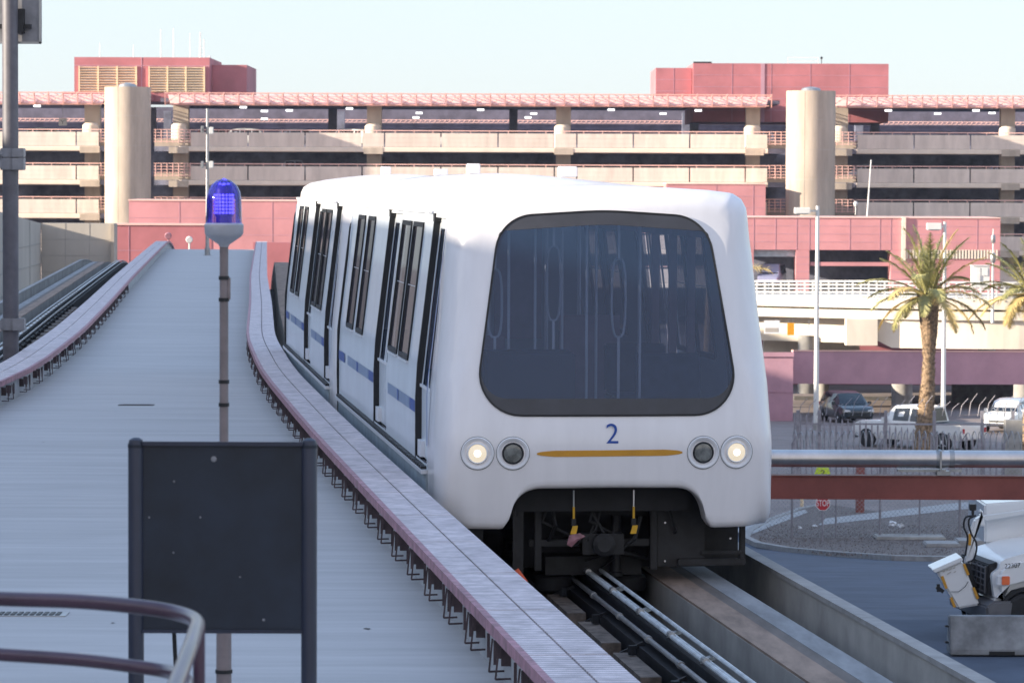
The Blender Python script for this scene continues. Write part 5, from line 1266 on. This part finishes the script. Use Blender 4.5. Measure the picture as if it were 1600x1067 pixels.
# ================================================================ PALMS
def palm(px,d,ybase,ycrown,lb,seed,lean=.25,R0=.46):
    rs=random.Random(seed); base=P(px-8,ybase,d); base.z=gz(d); top_=P(px+lean*10,ycrown+42,d)
    t=thing('palm_tree',base,lb,'palm tree')
    H=top_.z-base.z; pts=[]; rad=[]
    n=26
    for i in range(n+1):
        u=i/n; x=base.x+(top_.x-base.x)*u+.18*math.sin(u*3.0); pts.append((x,d,base.z+H*u))
        rad.append(R0*(1.0-.42*min(1,u*1.6)) if u<.62 else R0*(.58+.55*(u-.62)/.38))
    b=MB(); b.tube(pts,rad,18)
    # leaf-base scales
    for i in range(520):
        u=rs.random()**.9; k=min(n-1,int(u*n)); f=u*n-k; w_=rs.uniform(0,2*math.pi)
        c=Vector(pts[k]).lerp(Vector(pts[k+1]),f); r_=rad[k]*(1-f)+rad[k+1]*f
        o_=Vector((math.cos(w_),math.sin(w_),0)); s_=Vector((-o_.y,o_.x,0)); p=c+o_*(r_*.93); h=.16 if u<.62 else .22
        b.add([p-s_*.09,p+s_*.09,p+o_*.085+Vector((0,0,h)),p-o_*.05+Vector((0,0,h*.3))],[(0,1,2),(1,3,2),(3,0,2),(0,3,1)])
    b.build('trunk','trunk',t)
    C0=Vector(pts[-1]); g=[MB(),MB()]
    nf=36
    for i in range(nf):
        u=i/nf; el=R(90-u*112+rs.uniform(-8,8)); az=i*2.39996+rs.uniform(-.25,.25); Lf=rs.uniform(2.8,3.5)*(.82 if el<-.1 else 1)
        b=g[1] if (u>.80 and rs.random()<.6) or rs.random()<.25 else g[0]
        hd=Vector((math.cos(az),math.sin(az),0)); p=C0.copy()+hd*.18; e=el; seg=15; path=[p.copy()]; dirs=[]
        for k in range(seg):
            dv=hd*math.cos(e)+Vector((0,0,math.sin(e))); dirs.append(dv); p=p+dv*(Lf/seg); path.append(p.copy()); e-=R(1.0+3.6*(k/seg)+ (1.8 if u>.4 else 0))
        sd=Vector((-hd.y,hd.x,0))
        b.tube(path[::3],[.045,.035,.026,.018,.012,.008][:len(path[::3])],4,cap=False)
        for k in range(seg*6):
            f=(k+.5)/(seg*6); q_=f*seg; ki=min(seg-1,int(q_)); c=path[ki].lerp(path[ki+1],q_-ki); dv=dirs[ki]; up_=sd.cross(dv)
            if f<.10: continue
            ll=(.62*math.sin(math.pi*min(1,f*.86+.14))**.6)*rs.uniform(.8,1.1)
            for s_ in (-1,1):
                tip=c+(sd*s_*.62+dv*.72+up_*rs.uniform(-.15,.5)).normalized()*ll+Vector((0,0,-.10*ll)); wv_=dv*.034+up_*.02
                b.add([c-wv_,c+wv_,tip],[(0,1,2)])
    g[0].build('crown','frond',t,fix=False); g[1].build('dry_fronds','frond_dry',t,fix=False)
palm(1447,166,705,420,'tall date palm with green crown in front of the cream roadway',4)
palm(1614,172,705,418,'second palm cut by the right edge of the frame',11,lean=.1)
# a tip of a third palm by the tram
b=MB(); c=P(1192,423,205); rs=random.Random(5); t=thing('palm_tree',(c.x-3,205,-12.8),'palm mostly hidden behind the tram, only a dry frond tip showing beside the windshield edge','palm tree')
for k in range(60):
    f=k/60; q_=c+Vector((-3+f*3.4,0,-.6+.8*math.sin(f*2.2))); 
    for s_ in (-1,1): b.add([q_,q_+Vector((.05,0,.01)),q_+Vector((rs.uniform(.2,.4),rs.uniform(-.4,.4),s_*rs.uniform(.15,.35)-.05))],[(0,1,2)])
b.build('crown','frond_dry',t,fix=False)
b=MB(); b.cyl((c.x-3.2,205,-12.8),(c.x-3.0,205,c.z-.6),.32,.22,12); b.build('trunk','trunk',t,smooth=True)

# ================================================================ FENCES
d=151; t=thing('picket_fence',(gx(1400,d),d,gz(d)),'tall grey palisade fence of pointed pickets in front of the parked pickup','fence')
b=MB(); zt=zp(646,d); px=1243
while px<1640:
    x=gx(px,d); y0=zt+ (-.35 if px>1380 and False else 0)-(px-1243)*.0012*3
    b.prism([(x-.036,gz(d)),(x+.036,gz(d)),(x+.036,y0-.08),(x,y0+.06),(x-.036,y0-.08)],'y',d-.012,d+.012); px+=9.3
b.build('pickets','picket',t)
b=MB()
for z in (zt-.45,gz(d)+.5): b.bar((gx(1243,d),d+.05,z),(gx(1660,d),d+.05,z-(.0 if z<0 else 0)),.07)
b.build('rails','picket',t)
for px in (1248,1282,1386,1462,1537,1585): 
    b=MB(); x=gx(px,d); b.bar((x,d+.1,gz(d)),(x,d+.1,zt+.12),.13); b.build('post','picket',t)
b=MB(); x=gx(1585,d-3); b.box(x-.35,x+.35,d-3.3,d-2.7,gz(d-3),zp(655,d-3)); b.build('gate_pillar','concrete',label='square concrete pillar in the fence line near the right edge',cat='pillar')
# chain link fence with razor wire
d=127.5; z0=gz(d); zt=zp(692,d)
t=thing('chain_link_fence',(gx(1400,d),d,z0),'chain link fence on steel posts behind the kerbed island','fence')
b=MB(); s_=.16; xa,xb=gx(1200,d),gx(1660,d); H=zt-z0-.35; n=int((xb-xa+H)/s_)
for i in range(-int(H/s_),int((xb-xa)/s_)+1):
    for sg in (1,-1):
        x0_=xa+i*s_ if sg==1 else xb-i*s_; x1_=x0_+sg*H; u0,u1=0,1
        lo,hi=xa,xb
        def cl(x): return x
        if sg==1:
            if x0_<lo: u0=(lo-x0_)/H
            if x1_>hi: u1=(hi-x0_)/H
        else:
            if x0_>hi: u0=(x0_-hi)/H
            if x1_<lo: u1=(x0_-lo)/H
        if u1-u0<.02: continue
        b.bar((x0_+sg*H*u0,d,z0+H*u0),(x0_+sg*H*u1,d,z0+H*u1),.009,up=(0,1,0))
b.build('mesh','chain',t,fix=False)
b=MB(); b.bar((xa,d,z0+H),(xb,d,z0+H),.04); b.bar((xa,d,z0+.08),(xb,d,z0+.08),.03); b.build('rails','chain',t)
for px in (1240,1309,1378,1440,1503,1572,1635):
    b=MB(); x=gx(px,d); b.cyl((x,d+.05,z0),(x,d+.05,zt),.045 if px in(1240,1378,1503) else .032,n=8); b.bar((x,d+.05,zt),(x+.2,d-.1,zt+.35),.03); b.build('post','picket',t)
def coil(x0,x1,d,z,r,name,lb,turn=.22,slope=0):
    pts=[]; n=int((x1-x0)/turn*12)
    for i in range(n+1):
        u=i/n; w_=2*math.pi*i/12; pts.append((x0+(x1-x0)*u,d+r*math.cos(w_),z+slope*u+r*math.sin(w_)*(1+.12*math.sin(i*.7))))
    b=MB(); b.tube(pts,.014,4,cap=False); b.build(name,'chain',label=lb,cat='razor wire',fix=False)
coil(gx(1241,d),gx(1660,d),d-.1,zt+.12,.30,'razor_wire','coiled razor wire on top of the chain link fence, above the pipe')
coil(gx(1540,149),gx(1640,149),149,zp(655,149),.42,'razor_wire','thick loose coil of razor wire in front of the white hatchback',turn=.3,slope=.9)
# thin tufts of wire above the pickets
b=MB(); rs=random.Random(9)
for px in range(1250,1640,14):
    x=gx(px,151); h=rs.uniform(.5,1.0); b.tube([(x,151.1,zp(650,151)),(x+.08,151.1,zp(650,151)+h*.6),(x+.35,151.1,zp(650,151)+h)],.014,4)
b.build('wire_outriggers','picket',bpy.data.objects['picket_fence'])

# ================================================================ SIGNS by the kerb
def octagon(c,r): return [(c[0]+r*math.cos(R(22.5+45*k)),c[1]+r*math.sin(R(22.5+45*k))) for k in range(8)]
p=G(1285,852); d=p.y; zc=P(1285,786,d).z; k=d/F
t=thing('stop_sign',p,'red octagonal stop sign on a thin post, partly behind the red beam','stop sign')
b=MB(); b.cyl((p.x,d,p.z),(p.x,d,zc+.3),.03,n=10); b.build('post','picket',t)
r_=12.2*k; b=MB(); b.prism(octagon((p.x,zc),r_),'y',d-.05,d-.03); pn=b.build('border','sign_white',t)
b=MB(); b.prism(octagon((p.x,zc),r_*.92),'y',d-.056,d-.0505); b.build('panel','stop_red',pn)
text('lettering','STOP',r_*1.12,'sign_white',t,face_mat((p.x,d-.058,zc),(1,0,0),(0,0,1)),.003,.62,True)
p2=Vector((p.x+.02,d+7,gz(d+7))); d=d+7; c=P(1285,738,d); 
t=thing('warning_sign',p2,'fluorescent yellow warning sign showing between pipe and red beam above the stop sign','warning sign')
b=MB(); b.cyl((c.x,d,p2.z),(c.x,d,c.z+.2),.03,n=10); b.build('post','picket',t)
k=d/F; w1,w2,h_=14.5*k,9*k,16*k
b=MB(); b.prism([(c.x-w1,c.z-8*k),(c.x+w1,c.z-8*k),(c.x+w2,c.z+8*k),(c.x-w2,c.z+8*k)],'y',d-.05,d-.03); pn=b.build('panel','fluoro',t)
b=MB(); pts=[(c.x+math.cos(w_)*2.4*k,d-.06,c.z+1.5*k+math.sin(w_)*2.4*k) for w_ in np.linspace(R(170),R(-60),9)]+[(c.x,d-.06,c.z-3*k),(c.x,d-.06,c.z-8*k)]; b.tube(pts,.6*k,6); b.build('symbol','seal',pn)
# litter, fallen slabs, hydrant-like post, bollards
for (px,py,s,lb) in ((1395,823,.16,'crumpled white bag lying against the chain link fence'),(1407,826,.13,'small white wrapper beside the crumpled bag'),(1273,826,.10,'little white scrap at the tip of the pale path'),(1250,828,.08,'tiny grey scrap by the left fence post')):
    p=G(px,py+3); rs=random.Random(px); bm=bmesh.new(); bmesh.ops.create_icosphere(bm,subdivisions=2,radius=s)
    for v in bm.verts: v.co*=rs.uniform(.55,1.2); v.co.z=max(0,v.co.z*.8+s*.4)
    b=MB(); bm.verts.index_update(); b.add([v.co+Vector((p.x,p.y,gz(p.y)+.13)) for v in bm.verts],[tuple(v.index for v in f.verts) for f in bm.faces]); bm.free()
    b.build('litter','litter',label=lb,cat='litter')
for (x0_,x1_,y0_,y1_,m,lb) in ((1369,1478,838,849,'concrete','long flat concrete slab lying on the gravel by the fence'),(1447,1500,848,861,'kerb','broken concrete slab lying below the long one'),(1497,1560,840,860,'kerb','cracked concrete block near the bucket truck boom')):
    a=G(x0_,y1_);c=G(x1_,y1_); h_=(y1_-y0_)*a.y/F*.55; b=MB(); b.box(a.x,c.x,a.y,a.y+1.2,gz(a.y)+.1,gz(a.y)+.1+h_); b.build('concrete_slab',m,bevel=.04,label=lb,cat='slab')
p=G(1344,806); b=MB(); b.box(p.x-.16,p.x+.16,p.y,p.y+.3,p.z,p.z+1.9); b.box(p.x-.2,p.x+.2,p.y-.04,p.y+.34,p.z+1.5,p.z+1.62); b.build('utility_post','beam_red',label='dull red square post standing behind the chain link fence',cat='post',bevel=.02)
p=G(1253,795); b=MB(); b.rev((p.x,p.y,p.z),(p.x,p.y,0),[(0,.07),(.9,.07),(.96,.04)],12); b.build('bollard','louver',label='yellow bollard behind the chain link fence, left of the stop sign',cat='bollard',smooth=True)

# ================================================================ BUCKET TRUCK + BARRIER
d=55.3; a=P(1485,1013,d); zb_=gz(d); t=thing('concrete_barrier',(a.x,d,zb_),'grey concrete barrier block standing on the tarmac in front of the bucket truck','barrier')
hh=P(1500,951,d).z-P(1500,1013,d).z
b=MB(); L=4.2; prof=[(d,zb_+.03),(d+.50,zb_+.03),(d+.50,zb_+.12),(d+.36,zb_+hh),(d+.14,zb_+hh),(d,zb_+.12)]
b.prism(prof,'x',a.x,a.x+L); b.build('block','barrier',t,bevel=.015)
b=MB(); b.box(a.x+.6,a.x+1.0,d-.006,d+.01,zb_+.03,zb_+.09); b.build('lifting_slot','seal',t)
b=MB(); 
for z in (.2,.45): b.tube([(a.x-.002,d+.2,zb_+z),(a.x-.05,d+.2,zb_+z),(a.x-.05,d+.3,zb_+z),(a.x-.002,d+.3,zb_+z)],.012,6)
b.build('connecting_loops','dark_steel',t)
# truck: local +x to the rear, -y is the side facing the viewer
d=57.6; base=P(1568,987,d); TR=R(9); gzt=gz(d)-.02
t=thing('bucket_truck',(P(1553,900,56.6).x-.16,57.6,gzt),'white utility truck with folded boom and tilted bucket, cut by the right edge','truck',TR)
hood=[(0.02,.95),(0.0,1.12),(.05,1.28),(.22,1.40),(.7,1.53),(1.3,1.62),(1.32,.55),(1.02,.55),(.97,.76),(.82,.90),(.56,.96),(.32,.90),(.17,.76),(.12,.66),(.06,.68)]
b=LB(); b.prism(hood,'y',-1.02,1.02); b.build('hood','car_white',t,bevel=.11,smooth=60)
b=LB(); b.box(1.33,3.0,-1.05,1.05,.6,1.75); b.prism([(1.36,1.752),(3.0,1.752),(3.0,2.3),(1.8,2.3)],'y',-.95,.95); b.build('cab','car_white',t,bevel=.04)
b=LB(); b.prism([(-.05,.80),(-.03,1.30),(.14,1.34),(.14,.80)],'y',-.80,.80); gr=b.build('grille_frame','dark_steel',t,bevel=.02)
b=LB()
for i in range(5):
    z=.86+i*.095; b.bar((-.06,-.74,z),(-.06,.74,z),.02)
for i in range(7): y=-.72+i*.24; b.bar((-.06,y,.83),(-.05,y,1.27),.025)
b.build('grille_bars','truck_grey',gr)
b=LB(); b.prism([(-.12,.42),(-.14,.66),(.0,.74),(.30,.74),(.26,.42)],'y',-1.08,1.08); b.build('bumper','truck_grey',t,bevel=.03)
for s_ in (-1,1):
    b=LB(); b.box(.03,.26,s_*1.0,s_*1.045,.98,1.16); h=b.build('headlight','car_lens',t,bevel=.02)
    b=LB(); b.box(.12,.25,s_*1.046,s_*1.06,1.0,1.14); b.build('marker_lamp','orange_lens',h,bevel=.01)
    b=LB(); b.rev((.56,s_*.72,.43),(.56,s_*1.04,.43),[(0,.30),(.02,.40),(.06,.43),(.28,.43),(.32,.38)],32); w_=b.build('wheel','rubber',t,smooth=30)
    b=LB(); b.rev((.56,s_*1.0,.43),(.56,s_*1.06,.43),[(0,.26),(.04,.255),(.03,.20),(.02,.10),(.06,.08)],28); b.build('rim','ring',w_,smooth=30)
    b=LB()
    for k_ in range(8): an=k_*math.pi/4; b.cyl((.56+.15*math.cos(an),s_*1.01,.43+.15*math.sin(an)),(.56+.15*math.cos(an),s_*1.045,.43+.15*math.sin(an)),.025,n=8)
    b.build('rim_holes','seal',w_)
    b=LB(); b.rev((.56,s_*.97,.45),(.56,s_*1.03,.45),[(0,.51),(.055,.51),(.055,.45),(0,.45)],32,cap=False); b.build('wheel_arch','rubber',t)
text('number','22307',.105,'seal',t,face_mat((.30,-1.028,1.30),(1,0,.06),(0,0,1)),.002,1.0)
# body box behind: boom cover above the hood
def pl_(px,py,dd=57.0): return P(px,py,dd)
def flat(pts,dd,th): # px polygon turned into a plate with thickness in depth
    b=MB(); q=[P(px,py,dd) for px,py in pts]; b.prism([(v.x,v.z) for v in q],'y',dd,dd+th); return b
flat([(1538,787),(1600,782),(1760,778),(1760,850),(1538,849)],58.6,2.1).build('body_box','car_white',t,bevel=.03)
flat([(1536,806),(1600,797),(1760,776),(1760,782),(1600,803),(1540,813)],58.45,.1).build('boom_rail','pole_white',t)
flat([(1507,888),(1510,872),(1514,838),(1524,812),(1534,806),(1531,797),(1536,797),(1540,822),(1529,822),(1524,842),(1524,862),(1516,884)],57.6,.22).build('boom','car_white',t,bevel=.02)
flat([(1512,851),(1513.5,833),(1518,834),(1517,852)],57.58,.015).build('boom_tape','amber',t)
bk=flat([(1463,893),(1504,876),(1531,945),(1497,951)],56.9,.62).build('bucket','car_white',t,bevel=.03)
b=flat([(1457,890),(1503,870),(1505,876),(1461,895)],56.85,.72); b.build('bucket_lip','car_white',bk,bevel=.01)
for q_ in ([(1470,901),(1474,899),(1481,918),(1477,920)],[(1484,934),(1488,932),(1494,948),(1490,949)],[(1504,881),(1508,880),(1515,897),(1511,899)],[(1519,918),(1523,917),(1530,934),(1526,936)]):
    flat(q_,56.88,.015).build('reflective_tape','amber',bk)
b=MB(); b.tube([P(1486,924,56.87),P(1498,924,56.87),P(1508,916,56.87),P(1513,908,56.87)],.005,6); b.build('cord','seal',bk)
b=MB()
for (px,py,w_) in ((1475,892,4),(1480,890,3),(1485,889,5),(1491,887,3),(1492,893,3),(1483,895,6)):
    c=P(px,py,56.885); b.obox(c,(w_*.5*.0101,0,.003*w_),(0,.002,0),(0,0,.008))
b.build('faded_lettering','concrete_wall',bk)
b=MB(); b.tube(curve([P(1520,806,57.3),P(1509,808,57.3),P(1506,822,57.3),P(1512,840,57.3),P(1508,868,57.3)],8),.016,8); b.build('hose','hose',t,smooth=True)
b=MB(); b.tube(curve([P(1525,805,57.3),P(1514,812,57.3),P(1517,832,57.3),P(1526,850,57.3),P(1522,872,57.3),P(1512,878,57.3)],8),.016,8); b.build('hose','hose',t,smooth=True)
b=MB(); c=P(1520,792,57.4); b.box(c.x-.05,c.x+.05,57.35,57.5,c.z-.05,c.z+.05); b.bar(c,P(1520,806,57.4),.04); b.bar(P(1463,916,56.9),P(1474,924,56.9),.06); b.bar(P(1466,912,56.9),P(1466,924,56.9),.05); b.build('control_knob','hose',t)
b=flat([(1508,880),(1516,880),(1530,930),(1534,945),(1520,948),(1517,930)],57.3,.2); b.build('bucket_linkage','dark_steel',t)

# ================================================================ unseen building left of the frame, walls shaped to place the shade
b=MB(); 
TP=[Vector(p) for p in ((-23.5,-40,0),(-25.0,26,0),(-26.5,38,0),(-28.2,48,0),(-41,143,0))]; A2=TP[-1]
HS=6.12
def wallrun(b,p,q,h,th=14):
    n=(q-p).normalized(); sd=Vector((-n.y,n.x,0))*th
    if sd.x>0: sd=-sd
    vs=[p,q,q+sd,p+sd]; b.add([Vector((v.x,v.y,-12.8)) for v in vs]+[Vector((v.x,v.y,h)) for v in vs],[(0,3,2,1),(4,5,6,7),(0,1,5,4),(1,2,6,5),(2,3,7,6),(3,0,4,7)])
for k in range(len(TP)-1): wallrun(b,TP[k]+Vector((0,.01*k,0)),TP[k+1],HS+.003*k)
b.build('shading_building','concrete_wall',label='long unseen flat roofed building left of the tracks, shaped to shade the deck',cat='building')
b=MB(); wallrun(b,A2+Vector((0,.1,0)),Vector((-44,185,0)),5.2); b.build('shading_building','concrete_wall',label='lower wing of the unseen shading building, extended to shade the far deck',cat='building')
b=MB(); wallrun(b,Vector((-44.5,185.1,0)),Vector((-47,222,0)),2.55); b.build('shading_building','concrete_wall',label='lowest end block of the unseen shading building, sized for its shadow edge',cat='building')
b=MB(); b.box(-62,-48.5,203,217,-12.8,8.1); b.build('shade_block','concrete_wall',label='tall unseen block added to shade the wall under the roadway',cat='building')  # unseen block added for the diagonal shade under the overpass

# ================================================================ thin desert haze over the long view
b=MB(); b.box(-120,170,-60,420,-13.9,24)
hm=bpy.data.materials.new('haze'); hm.use_nodes=True; ht=hm.node_tree
for n_ in list(ht.nodes):
    if n_.type!='OUTPUT_MATERIAL': ht.nodes.remove(n_)
pv=ht.nodes.new('ShaderNodeVolumePrincipled'); pv.inputs['Color'].default_value=(0.62,0.72,1.0,1); pv.inputs['Density'].default_value=0.00008; pv.inputs['Anisotropy'].default_value=0.0
ht.links.new(pv.outputs[0],ht.nodes[0].inputs['Volume']); MATS['haze']=hm
b.build('haze','haze',kind='stuff',label='thin pale haze filling the air towards the car park',cat='haze')
S.cycles.volume_bounces=0; S.cycles.volume_step_rate=4
